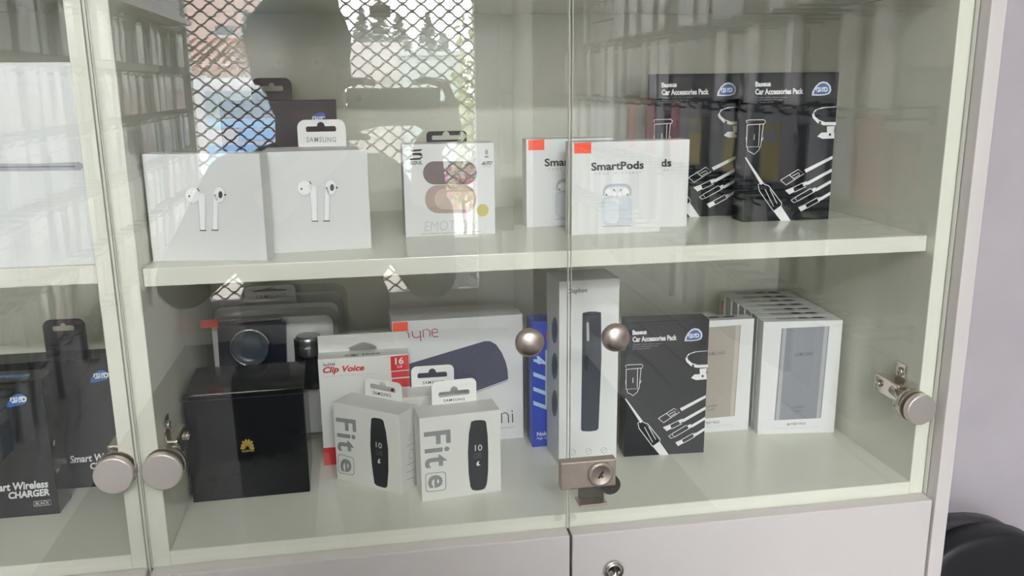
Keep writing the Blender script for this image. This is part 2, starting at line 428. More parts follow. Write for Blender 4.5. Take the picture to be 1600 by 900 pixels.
# lock strike on the cabinet floor
a = V(ML(*at(904, 790, Z=ZF))); b = V(ML(*at(948, 786, Z=ZF)))
bm = bmesh.new()
box(bm, (a.x, a.y-0.004, ZF), (b.x, a.y+0.016, ZF+0.002), 0.0005, mi=1)
plate(bm, [rrect(a.x+0.003, ZF+0.001, b.x, ZF+0.015, 0.004, corners=(1, 1, 0, 0))], lambda p, q, r: V((p, a.y+0.012+r, q)), 0.002)
obj('lock_strike', bm, [DARKMETAL, NICKEL], main)
for px, dr in ((872, GD[0]), (894, GD[1])):
    k = V(ML(*at(px, 808.5, Y=-0.002))); bm = bmesh.new()
    lathe(bm, [(0.0042, 0), (0.0040, 0.0012), (0.0030, 0.0020), (0, 0.0024)], (k.x, -0.0026-DEP/2, k.z), (0, 1, 0), 16)
    obj('bumper_dot', bm, CLEAR, dr)
# adjustable shelf pegs under the right end of the shelf
bm = bmesh.new(); pk = V(ML(*at(1407, 400, X=XR-TH)))
cyl(bm, (XR-TH-ML(0,0,0)[0]*-1, 0.06-DEP/2, ZS-TH-0.005), (XR-TH-0.012-ML(0,0,0)[0]*-1, 0.06-DEP/2, ZS-TH-0.005), 0.0045, seg=12)
obj('shelf_peg', bm, NICKEL, msides[1])

# ================================================================== BOXES ON THE FLOOR OF THE CABINET
def zoom(x0, y0, k): return lambda *p: [(x0+a/k, y0+b/k) for a, b in p]
# --- black gloss box with a gold flower emblem
hb = Pack('gadget_box', 'glossy black cube box with small gold petal emblem on its front', 'box', ZF, (302, 786), (485, 768.5), (281, 619), 0.089, BLACKBOX, bev=0.0012)
pet = []
for i in range(8):
    a = math.radians(4 + i*172/7); cx, cy = 386.6, 700.8
    ca, sa = math.cos(a), -math.sin(a)*1.15
    L_ = 13.0 if 1 < i < 6 else 11.0
    pet.append([(cx+ca*d + math.sin(a)*w_, cy+sa*d + ca*w_) for d, w_ in ((2.4, 0.0), (L_*0.5, 1.2), (L_*0.8, 2.0), (L_*0.95, 1.5), (L_, 0.0), (L_*0.95, -1.5), (L_*0.8, -2.0), (L_*0.5, -1.2))])
for p_ in pet: hb.poly('petal', p_, GOLD)
hb.text('emblem_lettering', 'HUAWEI', (378.5, 707), (397, 705.5), (378.3, 703), GOLD, bold=0.02)
hb.line('lid_seam', [[(281.5, 628), (380, 621), (476, 614)]], mat('seam_grey', (60, 62, 64), 0.4), 0.0005)

# --- three clear blister packs behind it
def blister(i, xl, xr, yt, Y, label):
    z0 = ZF + 0.0005
    a, b = at(xl, yt+12, Y=Y), at(xr, yt, Y=Y)
    top = at((xl+xr)/2, yt+4, Y=Y).z
    wd, h = b.x-a.x, top-z0
    s = Pack.place('blister_pack', label, 'package', ((a.x+b.x)/2, Y+0.013, z0), 0, wd, 0.026, h, None)
    # hollow clear shell: front tray with rounded shoulders, thin flange behind
    bm = bmesh.new()
    fr = lambda y0, sg=1: (lambda p, q, r: V((p, y0+r, q)))
    plate(bm, [rrect(-wd/2, 0, wd/2, h, 0.016)], fr(0.0115), 0.0012)
    obj('flange', bm, CLEAR, s.root)
    bm = bmesh.new(); ins = 0.006
    outer = rrect(-wd/2+ins, 0.004, wd/2-ins, h-ins, 0.014, 8)
    inner = rrect(-wd/2+ins+0.004, 0.008, wd/2-ins-0.004, h-ins-0.004, 0.011, 8)
    A = [bm.verts.new((p, 0.0113, q)) for p, q in outer]; B = [bm.verts.new((p, -0.010, q)) for p, q in inner]; C_ = [bm.verts.new((p*0.985, -0.013, h/2+(q-h/2)*0.985)) for p, q in inner]
    for P, Q in ((A, B), (B, C_)):
        for k in range(len(P)): bm.faces.new((P[k], P[(k+1) % len(P)], Q[(k+1) % len(P)], Q[k]))
    bm.faces.new(C_)
    obj('tray', bm, CLEAR, s.root, smooth=False)
    bm = bmesh.new()
    plate(bm, [rrect(-wd/2+ins+0.002, 0.006, wd/2-ins-0.002, h-ins-0.003, 0.010)], fr(0.0085), 0.001)
    obj('backing_card', bm, mat('silver_grey_card', (232, 232, 229), 0.4), s.root)
    s.z0 = z0
    return s
YB = 0.222
b1 = blister(0, 312, 529, 488, YB, 'foremost clear blister pack with a round watch puck on a navy insert')
b2 = blister(1, 318, 537, 467, YB+0.036, 'middle clear blister pack with a rounded hanging tab, behind the watch puck pack')
b3 = blister(2, 326, 541, 449, YB+0.071, 'rearmost clear blister pack, only its rounded top corner showing under the shelf')
def on(s, px, py, dy): 
    q = s.I @ at(px, py, Y=s.root.location.y+dy); return q
def bpoly(s, name, pts, dy, t, m):
    bm = bmesh.new(); P = [on(s, *p, dy) for p in pts]
    plate(bm, [[(p.x, p.z) for p in P]], lambda a, b, c: V((a, dy+c, b)), t); return obj(name, bm, m, s.root)
bpoly(b1, 'navy_insert', [(339, 507), (438, 499), (446, 506), (449, 600), (345, 606)], -0.006, 0.010, NAVY)
q = on(b1, 391, 542, -0.0065); bm = bmesh.new()
lathe(bm, [(0.0215, 0), (0.0215, 0.0030), (0.0202, 0.0044), (0.0190, 0.0036), (0.0188, 0.0030), (0.010, 0.0034), (0, 0.0036)], (q.x, -0.006, q.z), (0, -1, 0), 40)
pk = obj('watch_puck', bm, mat('puck_grey', (78, 86, 96), 0.22), b1.root)
bm = bmesh.new(); lathe(bm, [(0.0224, 0), (0.0224, 0.0038), (0.0210, 0.0050), (0.0203, 0.0040), (0.0203, 0.0)], (q.x, -0.0061, q.z), (0, -1, 0), 40)
obj('puck_rim', bm, CHROME, pk)
bpoly(b1, 'window_insert', [(459, 531), (512, 526), (514, 606), (464, 610)], -0.004, 0.006, BLACKMATT)
q = on(b1, 482, 541, -0.004); bm = bmesh.new()
lathe(bm, [(0.0125, -0.011), (0.0135, -0.009), (0.0140, 0.002), (0.0132, 0.0035), (0.0140, 0.005), (0.0140, 0.012), (0.0125, 0.013)], (q.x, -0.002, q.z), (0.03, -0.05, 1), 28)
obj('metal_barrel', bm, mat('brushed_barrel', (170, 172, 174), 0.3, 0.9, scale=90), b1.root)
for s in (b1, b2, b3):
    if s is not b1:
        bm = bmesh.new(); plate(bm, [rrect(-0.05, 0.02, 0.03, s.h-0.035, 0.006)], lambda a, b, c: V((a, -0.006+c, b)), 0.010); obj('navy_insert', bm, NAVY, s.root)
s = b2
a, b = s.I @ at(382, 455, Y=s.root.location.y+0.012), s.I @ at(461, 444, Y=s.root.location.y+0.012)
bm = bmesh.new(); cx = (a.x+b.x)/2; tz = b.z
plate(bm, [rrect(a.x, s.h-0.012, b.x, tz, 0.007, corners=(1, 1, 0, 0)), [(cx-0.018, tz-0.0075), (cx+0.018, tz-0.0075), (cx+0.020, tz-0.0062), (cx+0.0055, tz-0.0040), (cx+0.003, tz-0.0022), (cx-0.003, tz-0.0022), (cx-0.0055, tz-0.0040), (cx-0.020, tz-0.0062)][::-1]], lambda p, q, r: V((p, 0.0128+r, q)), 0.001)
obj('hang_tab', bm, mat('grey_tab_card', (196, 196, 192), 0.45), s.root)
vs, fs = glyphs('SAMSUNG', 0.006, 0, 1.2); bm = bmesh.new()
F = [bm.verts.new((cx-0.017+0.036*x, 0.0124, tz-0.0155+0.0038*y)) for x, y in vs]
for f in fs: bm.faces.new([F[i] for i in f])
obj('tab_lettering', bm, mat('tab_ink', (120, 120, 120), 0.5), s.root)
bpoly(b1, 'price_sticker', [(312, 501), (339, 499), (341, 511), (314, 513)], -0.0145, 0.0003, ORANGE)

# --- white box with red italic lettering and hanging header
cl = Pack('recorder_box', 'white box with red italic lettering, red memory size badge and triangular hang hole', 'box', ZF, (507, 727), (645, 715), (498, 562), 0.026, CARDW)
a = cl.hit((498, 525), 'tab', 0); b = cl.hit((634, 517.5), 'tab', 0)
hh = [cl.hit(p, 'tab', 0) for p in ((546, 548), (545.5, 544), (549, 541), (566, 534.3), (569.5, 534.3), (588, 540.5), (589, 543), (587, 546.5))]
bm = bmesh.new(); plate(bm, [[(-cl.w/2, cl.h-0.003), (cl.w/2, cl.h-0.003), (cl.w/2, b.z), (-cl.w/2, a.z)], [(p.x, p.z) for p in hh]], lambda p, q, r: V((p, cl.d/2-0.0008+r, q)), 0.0008)
obj('hang_header', bm, CARDW, cl.root)
cl.text('maker_lettering', 'SanDisk', (505, 572.5), (524, 570.5), (504.5, 568), INK, bold=0.01)
cl.text('title_lettering', 'Clip Voice', (504.8, 586), (569.5, 581.5), (504.2, 573.5), REDINK, bold=0.035, shear=0.25)
cl.text('small_print', 'Voice Recorder and MP3 Player, In color', (505, 590.5), (588, 585.5), (505, 587), LIGHTINK)
cl.text('top_lettering', 'Clip Voice', (537, 558), (592, 554), (541, 554.5), INK, 'top', bold=0.02, shear=0.2)
cl.many('memory_badge', [[(610, 557), (638, 554), (639.3, 577), (611, 579.6)]], REDINK)
cl.many('red_badge', [[(611.3, 581), (639.3, 578.6), (640, 588), (611.8, 590.2)], [(612, 592.3), (640, 590), (641.5, 603), (613, 605)]], mat('red_print', (206, 66, 66), 0.5))
cl.text('memory_size', '16', (617.3, 569.5), (630.8, 568.3), (617, 558.8), WHITEINK, bold=0.03, lift=2)
cl.text('memory_unit', 'GB', (620, 574.8), (628.5, 574), (620, 571), WHITEINK, lift=2)
cl.poly('red_foot', [(505, 700), (643, 689), (645, 715), (507, 727)], REDINK)

# --- large white speaker box
ny = Pack('speaker_box', 'large white box printed with a dark blue wedge speaker and thin pink lettering', 'box', ZF, (620, 701), (818, 684), (612, 503), 0.058, CARD, bev=0.001)
ny.poly('speaker_picture', [(622, 574), (640, 568)] + [(700, 550), (757, 533), (766, 533), (775, 538), (784, 551), (790, 565), (793, 578), (794, 592), (790, 594), (744, 611), (690, 630), (640, 646), (625, 648)], mat('speaker_blue_print', (74, 77, 98), 0.4, var=0.12, scale=400))
ny.line('picture_edge', [[(640, 648), (690, 632), (744, 613), (794, 594)]], mat('pale_blue_ink', (150, 160, 190), 0.4), 0.0009, lift=2)
PINK = mat('magenta_ink', (176, 66, 96), 0.5)
ny.line('title_lettering', [[(623, 534), (622.6, 519), (629, 517.5), (636, 518), (638.5, 522), (639, 528)],
                            [(644, 517.5), (644.6, 524.5), (648, 527.3), (654, 527), (656.8, 524), (656.4, 516.5), (657.5, 533)],
                            [(661.5, 527), (661, 515.5), (668, 514.3), (671.6, 517.5), (672, 526)],
                            [(675.6, 519.8), (684, 519), (683, 514.5), (678, 513.6), (674.8, 516.5), (675.2, 523), (678, 526.3), (684.5, 525.6)]], PINK, 0.0011)
ny.line('model_lettering', [[(757, 663), (756.5, 648), (763, 646.3), (765.5, 650), (766, 661.5)], [(765.5, 649), (771, 645.8), (774.5, 649), (775, 661)], [(780, 661), (779.5, 646)],
                            [(784, 661), (783.6, 646.5), (790, 644.5), (794, 648), (794.6, 660.5)], [(801, 660), (800.4, 646)], [(800.2, 643.5), (800, 641)]], INK, 0.0012)
ny.text('small_print', 'Wireless Speaker', (757, 672.5), (802.5, 668.5), (757, 669.5), GREYINK)
ny.poly('price_sticker', [(613, 504), (637, 502.5), (637.5, 516.5), (613.6, 518)], ORANGE, lift=2)

# --- blue narrow box
nk = Pack('headset_box', 'narrow bright blue box with pale sideways numerals, squeezed beside the tall white box', 'box', ZF, (832, 699), (893, 694), (831, 503), 0.031, mat('royal_blue_card', (36, 66, 176), 0.35, var=0.12, scale=12), w=0.062)
PB = mat('pale_blue_print', (176, 204, 226), 0.5)
for k, (y, ch) in enumerate(((555, '4'), (580, '1'), (603, '1'), (625, '1'))):
    nk.text('numeral_print', ch, (825+8, y+1), (826+8, y+16), (853, y), PB, bold=0.05, shear=0.35)
nk.text('maker_lettering', 'Nokia', (839, 681.5), (860, 679.6), (838.8, 675), WHITEINK, bold=0.02)
nk.text('small_print', 'High Quality', (839, 688), (866, 685.5), (839, 683), WHITEINK)
nk.poly('cream_panel', [(852, 548), (856, 544), (880, 542), (880, 636), (855, 638), (852, 634)], mat('cream_print', (196, 198, 190), 0.5))
nk.poly('price_sticker', [(853, 518), (872, 516.5), (872, 530.5), (853, 532)], ORANGE)

# --- tall white box with a dark slim device
dp = Pack('vaporizer_box', 'tall slim white box with a dark upright device pictured on the front', 'box', ZF, (873, 727), (963, 717.5), (877, 440), 0.052, CARD)
dp.poly('device_picture', [(910, 489), (918, 487), (930, 486.5), (939, 488), (939.6, 560), (935, 669), (932, 672.5), (921, 674), (910, 673.5), (907.6, 671), (909, 580)], mat('gunmetal_print', (62, 68, 78), 0.35))
dp.poly('device_cap', [(911, 490), (918, 488), (930, 487.5), (938, 489), (938, 492), (926, 493), (914, 493.5), (911, 493)], mat('dark_print', (40, 44, 50), 0.35), lift=2)
dp.poly('device_slit', ell(918, 506, 2, 3, 8, 180, 360) + ell(918.5, 530, 2, 3, 8, 0, 180), LIGHTINK, lift=2)
dp.poly('device_button', ell(915.5, 567, 3.2, 12, 16), mat('dark_print', (40, 44, 50)), lift=2)
dp.text('maker_lettering', 'Disphoo', (886.4, 461), (917.5, 458.5), (886.6, 451.5), mat('faded_ink', (112, 108, 108)), bold=0.03, space=1.1)
for x, y in ((895, 706.5), (919.5, 705), (943.5, 703.5)):
    dp.line('feature_icon', [ell(x, y, 4.4, 4.6, 14)+[(x+4.4, y)], [(x-2, y+1.5), (x+2.5, y-2.5)]], GREYINK, 0.0005)
    dp.line('icon_caption', [[(x-6, y+10), (x+6, y+9)], [(x-7, y+12.5), (x+5, y+11.7)]], LIGHTINK, 0.0004)
for y in (516, 572, 630):
    dp.poly('side_picture', ell(867, y, 4.6, 21, 20), mat('grey_print', (110, 110, 114)), 'left')
    dp.poly('side_picture_core', ell(867.4, y+1, 2.6, 12, 16), mat('dark_print', (40, 44, 50)), 'left', lift=2)

# --- black car accessory kits (one below, two above): the front design is laid out once
def logo(p, pts, txt, lift=1, ref=None):
    p.poly('blue_badge', pts[0], WHITEINK if len(pts) > 1 else BLUELOGO, lift=lift, ref=ref)
    if len(pts) > 1: p.poly('badge_field', pts[1], BLUELOGO, lift=lift+1, ref=ref)
    p.text('badge_lettering', 'ינאס', txt[0], txt[1], txt[2], WHITEINK, bold=0.05, lift=lift+2, ref=ref)
cm = mat('black_blue_card', (25, 28, 34), 0.20, var=0.12, scale=8, spec=0.35)
Z7 = zoom(960, 560, 5.625)
def car_design(p, ref=None):
    k = dict(ref=ref)
    p.text('maker_lettering', 'Baseus', (988.3, 523.5), (1010.5, 522), (988, 516), WHITEINK, bold=0.05, **k)
    p.text('title_lettering', 'Car Accessories Pack', (988.5, 534.5), (1057.5, 531.3), (988.2, 526), WHITEINK, bold=0.04, **k)
    for i, x1 in enumerate((1034, 1028, 1016)):
        p.text('small_print', ('Charger, cable, phone mount', 'All you need on the road', 'for every driver')[i], (988.5, 539.8+3.6*i), (x1, 538.0+3.6*i), (988.5, 537.0+3.6*i), GREYINK, **k)
    o = [(1069.5, 533), (1070.5, 527), (1074.5, 520), (1080, 514.5), (1086, 512.6), (1092, 514), (1096.5, 519), (1097.5, 525), (1095, 530), (1088, 532.2), (1078, 533)]
    c = (1084, 524.5); i_ = [(c[0]+(x-c[0])*0.82, c[1]+(y-c[1])*0.80) for x, y in o]
    logo(p, [o, i_], [(1074.8, 528.2), (1092, 527), (1074.8, 521.4)], ref=ref)
    W = WHITEINK; LW = 0.0007
    p.line('charger_outline', [[(978.5, 574.5), (976.5, 571.5), (981, 570), (1002, 569), (1004.5, 571.5), (1003, 575), (978.5, 577)], [(978.2, 577), (978.2, 608), (998.5, 607), (1001.5, 575)],
                               [(996.3, 576), (995.5, 606)], [(979.5, 608.5), (980.5, 613.5), (987, 616.5), (989, 618.4), (991.5, 616), (996, 612), (997.5, 607.5)], [(977.4, 594), (978, 601)], [(1001.8, 594), (999.6, 599)], [(989, 590), (988.8, 598)]], W, LW, **k)
    p.poly('phone_mount', [(1070.8, 561), (1072.5, 565), (1079, 571.5), (1088, 574.5), (1106, 574), (1106, 569.5), (1090, 570), (1081, 567), (1075, 562), (1073.5, 557.5), (1078, 553), (1088, 550), (1106, 548.3), (1106, 547.6), (1086, 549), (1075, 553)], W, **k)
    p.many('phone_mount_stand', [[(1093, 576), (1104.5, 575), (1103, 584), (1093.5, 584.5)], [(1079.5, 590.5), (1085, 585), (1104, 583.5), (1104, 592.5), (1087, 593.6)]], W, **k)
    p.many('mount_detail', [[(1081, 568.5), (1084.5, 570), (1084, 573.5), (1081, 572)], [(1096, 586), (1099, 585.5), (1099, 589), (1096, 589)]], cm, lift=2, **k)
    for pp in ([Z7((92, 355), (100, 350), (250, 552), (228, 568))[0:4], Z7((335, 770), (395, 728), (480, 848), (400, 850)),
                           Z7((575, 438), (800, 322), (803, 345), (590, 462)), Z7((590, 540), (800, 422), (800, 448), (605, 560)), Z7((665, 590), (798, 512), (796, 538), (680, 608)), Z7((705, 660), (795, 606), (793, 632), (718, 680)),
                           Z7((425, 605), (485, 580), (500, 615), (460, 638)), Z7((535, 738), (590, 712), (608, 742), (558, 770)), Z7((560, 545), (596, 528), (604, 552), (575, 572)), Z7((640, 590), (668, 575), (682, 600), (655, 618)), Z7((688, 668), (710, 650), (722, 672), (700, 690))]): p.poly('cable_print', pp, W, **k)
    p.line('plug_outline', [Z7((205, 565), (240, 545), (255, 562), (290, 572), (400, 708), (397, 738), (335, 772), (215, 612), (205, 565)), Z7((262, 600), (335, 735)), Z7((300, 598), (362, 712)),
                            Z7((385, 525), (525, 437), (572, 470), (430, 563), (385, 525)), Z7((455, 482), (500, 520)), Z7((480, 490), (530, 462), (540, 478), (495, 506)),
                            Z7((485, 582), (570, 540), (592, 572), (500, 618), (485, 582)), Z7((475, 682), (505, 662), (525, 690), (495, 700), (475, 682)), Z7((505, 660), (630, 585), (660, 612), (525, 690)),
                            Z7((590, 712), (690, 655), (708, 684), (606, 742))], W, 0.0008, lift=2, **k)
car0 = Pack('accessory_kit_box', 'black car kit box with white cable drawings on the lower floor beside silver battery packs', 'box', ZF, (975, 714), (1099.5, 707), (976, 504), 0.026, cm)
car_design(car0)
ZSs = ZS
def car_upper(label, cx, Yf):
    p = Pack.place('accessory_kit_box', label, 'box', (cx, Yf+0.017, ZS), -0.015, 0.103, 0.026, 0.161, cm)
    car_design(p, car0); return p
r_ = at(1300, 343, Z=ZS)
car_upper('black car kit box at the right end of the upper shelf', at(1313, 130, Y=r_.y).x-0.0515, r_.y)
car_upper('black car kit box on the upper shelf, half behind a white earphone box', at(1160, 200, Y=0.179).x-0.0515, 0.179)

# --- white battery pack cartons
SILVERP = mat('silver_print', (140, 143, 150), 0.35, var=0.05, scale=20); BEIGEP = mat('beige_print', (168, 160, 150), 0.35, var=0.05, scale=20)
bat_ref = Pack('battery_box', 'front white carton picturing a silver battery pack, first of the row along the right wall', 'box', ZF, (1183, 679), (1303, 675.5), (1196.5, 503), 0.0205, CARD, 'row of battery pack cartons')
def bat_front(p, col, edge, ref=None):
    k = dict(ref=ref)
    p.poly('battery_picture', [(1221.5, 513), (1296, 509.5), (1282.5, 653), (1209.5, 656.5)], col, **k)
    p.many('picture_edge', [[(1223.5, 513), (1229, 512.6), (1217, 656), (1211.5, 656.3)], [(1288, 510), (1294, 509.6), (1280.5, 653), (1275, 653.4)]], edge, lift=2, **k)
    p.text('maker_lettering', 'SAMSUNG', (1241.5, 556.5), (1269.5, 554.6), (1242, 551), mat('faint_ink', (86, 88, 94)), bold=0.006, space=1.15, lift=3, **k)
    p.text('spec_print', '10,000', (1239, 638), (1255, 637), (1239.3, 634.5), mat('faint_ink', (86, 88, 94)), lift=3, **k)
    p.text('spec_print', 'mAh', (1240, 643), (1252, 642), (1240.3, 640), mat('faint_ink', (86, 88, 94)), lift=3, **k)
    p.text('title_lettering', 'BATTERY PACK', (1229.5, 664.8), (1259, 663.2), (1230, 661), INK, **k)
    p.text('small_print', 'Charge, wireless, charge your phone, portable use', (1208, 670.5), (1280, 667.5), (1208, 668.3), LIGHTINK, **k)
def bat_top(p):
    D = mat('port_print', (58, 56, 54))
    for nm, x0, x1, m_ in (('oval_print', -0.30, 0.34, mat('oval_grey', (182, 182, 178))), ('port_print', -0.02, 0.10, D), ('port_print', 0.16, 0.30, D)):
        bm = bmesh.new(); y = 0.10*p.d; h_ = (0.20 if nm == 'oval_print' else 0.15)*p.d
        pts = rrect(x0*p.w, y-h_, x1*p.w, y+h_, h_*0.95, 4)
        bm.faces.new([bm.verts.new((a, b, p.h + LIFT*(1 if nm == 'oval_print' else 2))) for a, b in pts]); p.face_out(bm, 'top'); p.emit(nm, bm, m_)
SE = mat('silver_edge_print', (176, 178, 182), 0.35); BE = mat('beige_edge_print', (190, 183, 172), 0.35)
bat_front(bat_ref, SILVERP, SE); bat_top(bat_ref)
ordn = ['second', 'third', 'fourth', 'fifth', 'sixth', 'rearmost']
prev = bat_ref
u_ = V((math.cos(bat_ref.rz), math.sin(bat_ref.rz), 0)); n_ = V((-u_.y, u_.x, 0))
for i in range(6):
    c = bat_ref.root.location + (n_*0.0211 - u_*(0.0006+0.0002*i))*(i+1)
    p = Pack.place('battery_box', '%s white carton, counted from the front, in the battery row along the right wall' % ordn[i], 'box', c, bat_ref.rz, bat_ref.w, bat_ref.d, bat_ref.h, CARD, 'row of battery pack cartons')
    bat_top(p)
    if i == 5:
        bm = bmesh.new(); box(bm, (-p.w/2-0.0004, -p.d/2+0.005, p.h-0.026), (-p.w/2, -p.d/2+0.0085, p.h-0.008)); obj('price_sticker', bm, ORANGE, p.root)
a = at(1181, 494, Y=0.163*1.0)
b2x = Pack('battery_box', 'white carton picturing a beige battery pack, left of the battery row', 'box', ZF, (1047, 680), (1169, 671), (1060, 504), 0.0205, CARD)
bat_front(b2x, BEIGEP, BE, bat_ref); bat_top(b2x)

# --- three fitness band boxes
TABW = mat('white_tab', (240, 240, 238), 0.4)
Z1 = zoom(510, 570, 4.09)
FITG = mat('fit_grey_print', (140, 142, 142), 0.5)
def fit_box(label, BL, BR, TL, d=0.033):
    return Pack('fitness_band_box', label, 'box', ZF, BL, BR, TL, d, CARDW, 'fitness band boxes')
f2 = fit_box('white fitness band box with hanging tab, rightmost and facing straight out', (659.6, 784), (783.4, 767), (656, 654))
f1 = fit_box('white fitness band box with hanging tab, turned so its right side shows', (527, 748.5), (628.6, 774), (520.5, 628))
def fit_front(p, F, sq, e, band, d1, d2, shoe):
    p.text('title_lettering', 'Fit', *Z1(*F), FITG, bold=0.02, space=1.12)
    n = len(sq)
    c = (sum(x for x, y in sq)/4, sum(y for x, y in sq)/4)
    def rq(q, r=0.18, k=4):
        out = []
        for i in range(4):
            p0, p1, p2 = V(q[i-1]), V(q[i]), V(q[(i+1) % 4]); A, B = p1.lerp(p0, r), p1.lerp(p2, r)
            for t in range(k+1):
                t /= k; out.append(tuple(A*(1-t)**2 + p1*2*t*(1-t) + B*t*t))
        return out
    o = rq(sq); i_ = rq([(c[0]+(x-c[0])*0.93, c[1]+(y-c[1])*0.93) for x, y in sq])
    p.poly('badge_frame', Z1(*o), FITG, holes=[Z1(*i_)])
    p.text('badge_letter', 'e', *Z1(*e), FITG, bold=0.022)
    p.poly('band_picture', Z1(*band), mat('band_black_print', (36, 38, 43), 0.3))
    p.text('band_digits', '10', *Z1(*d1), WHITEINK, lift=2)
    p.text('band_dim_digits', '08', *Z1(*d2), mat('dim_print', (78, 80, 86)), lift=2)
    p.poly('band_icon', Z1(*shoe), WHITEINK, lift=2)
fit_front(f2, [(620, 432), (630, 662), (792, 412)], [(630, 694), (763, 680), (766, 800), (635, 815)], [(648, 708), (650, 790), (742, 700)],
          [(925, 362), (950, 354), (985, 352), (1010, 355), (1020, 365), (1030, 450), (1034, 560), (1033, 680), (1025, 760), (1012, 790), (990, 799), (955, 803), (932, 798), (920, 780), (908, 690), (904, 560), (910, 440)],
          [(948, 550), (994, 546), (948, 511)], [(940, 600), (990, 594), (940, 563)], [(957, 632), (966, 616), (977, 614), (970, 630), (984, 640), (962, 644)])
fit_front(f1, [(60, 335), (74, 545), (188, 352)], [(75, 566), (178, 593), (180, 708), (77, 690)], [(90, 596), (92, 680), (160, 606)],
          [(288, 345), (300, 337), (345, 343), (365, 355), (382, 430), (396, 540), (398, 680), (390, 778), (375, 787), (325, 772), (308, 757), (292, 640), (282, 520), (283, 420)],
          [(319, 525), (357, 535), (318, 490)], [(319, 574), (360, 584), (318, 540)], [(330, 618), (337, 600), (347, 600), (341, 614), (350, 626), (334, 628)])
def fit_tab(p, px):
    xl, xr, yt, hx, hy, hw, hh = px
    p.tabpx(xl, xr, yt, TABW, (hx, hy, hw, hh), 0.006)
fit_tab(f2, (674, 744, 597, 709.5, 614.5, 48, 8)); f2.text('tab_lettering', 'SAMSUNG', (693, 628), (726, 625), (693, 623.8), INK, 'tab', bold=0.006, space=1.2)
fit_tab(f1, (569.5, 627, 594, 598, 606.5, 40, 8)); f1.text('tab_lettering', 'SAMSUNG', (583, 616), (611, 620.5), (583, 610.8), INK, 'tab', bold=0.006, space=1.2)
q = f1.hit((614, 609), 'tab', 1); bm = bmesh.new(); cyl(bm, (q.x, q.y, q.z), (q.x, q.y-0.001, q.z), 0.002); obj('security_dot', bm, mat('dark_red', (120, 30, 40)), f1.root)
f1.line('side_icons', [Z1((530, 440), (540, 440), (540, 480), (528, 485), (528, 445)), Z1((508, 525), (560, 495)), Z1((530, 545), (552, 540)), Z1((515, 640), (560, 620)), Z1((512, 690), (562, 665)), Z1((512, 735), (562, 715)), Z1((530, 560), (530, 600), (545, 595))], GREYINK, 0.0006, 'right')
c3 = at(655, 620, Z=ZF+f2.h)
f3 = Pack.place('fitness_band_box', 'white fitness band box standing behind the other two, mostly hidden', 'box', (at(676, 600, Y=c3.y+0.033).x, c3.y+0.0165, ZF), 0.0, f2.w, 0.033, f2.h, CARDW, 'fitness band boxes')
f3.tabpx(642, 709, 573.5, TABW, (675.5, 586, 46, 8), 0.006); f3.text('tab_lettering', 'SAMSUNG', (660.5, 600.5), (693, 597.8), (660.5, 596), INK, 'tab', bold=0.006, space=1.2)

# ================================================================== BOXES ON THE SHELF
BUD = mat('bud_white_print', (252, 252, 252), 0.4); BUDG = mat('bud_shade_print', (218, 220, 223), 0.4, var=0.05); BUDD = mat('bud_dark_print', (84, 86, 94), 0.4)
def buds(p, f):
    F = lambda l: [f(*q) for q in l]
    hd = lambda cx, cy, rx, ry: ell(cx, cy, rx, ry, 24)
    p.many('earbud_shade', [F(hd(476.5, 295, 12.3, 12.8)), F([(483, 292), (496.6, 292), (497, 346), (486.8, 346)]), F(hd(517.8, 293.5, 9.6, 13.2)), F([(506, 290), (516, 296), (515.2, 346), (505.4, 346)])], BUDG)
    p.many('earbud_picture', [F(hd(476, 293.5, 11, 11)), F([(484, 290), (494.5, 292), (495, 345), (488.2, 345)]), F(hd(516.6, 292.5, 8, 11)), F([(508, 290), (514.5, 296), (513.6, 345), (507, 345)])], BUD, lift=2)
    p.many('earbud_detail', [F(ell(471, 295, 1.6, 1.7, 10)), F([(482.5, 283.6), (484, 283), (487, 287.2), (485.6, 288)]), F(ell(518.7, 292.8, 3.2, 5.4, 16)), F(ell(526, 293, 1.8, 1.6, 8)), F(ell(510.5, 293.8, 1, 1.2, 8)), F([(487.2, 344.6), (497, 344.6), (497, 346), (487.2, 346)]), F([(505.2, 344.2), (515.4, 344.2), (515.4, 345.7), (505.2, 345.7)])], BUDD, lift=3)
ap1 = Pack('earphone_box', 'square white earphone box at the left end of the shelf, standing angled in front', 'box', ZS, (239, 409), (418, 407.5), (222, 241), 0.024, CARD, bev=0.0009)
buds(ap1, lambda x, y: (345+(x-518.7)*1.02, 304+(y-292.8)*1.06))
ap2 = Pack('earphone_box', 'square white earphone box overlapped at its left by the angled one', 'box', ZS, (421, 397.5), (581, 388), (411, 238), 0.030, CARD, bev=0.0009)
buds(ap2, lambda x, y: (x, y))
# white box behind with a lettered tab
tw = at(500, 232, Y=0.118)
wb_ = Pack.place('earphone_carton', 'white carton with a lettered hanging tab, hidden behind two square earphone boxes', 'box', ((at(413, 300, Y=0.118).x+at(577, 300, Y=0.118).x)/2, 0.134, ZS), 0.0, 0.097, 0.032, tw.z-ZS, CARD)
wb_.tabpx(463.5, 539.5, 187.5, TABW, (501.5, 201.5, 47, 8.5), 0.008)
wb_.text('tab_lettering', 'SAMSUNG', (479, 222), (525, 222), (479, 214), mat('tab_grey_ink', (150, 150, 150)), 'tab', bold=0.008, space=1.2)
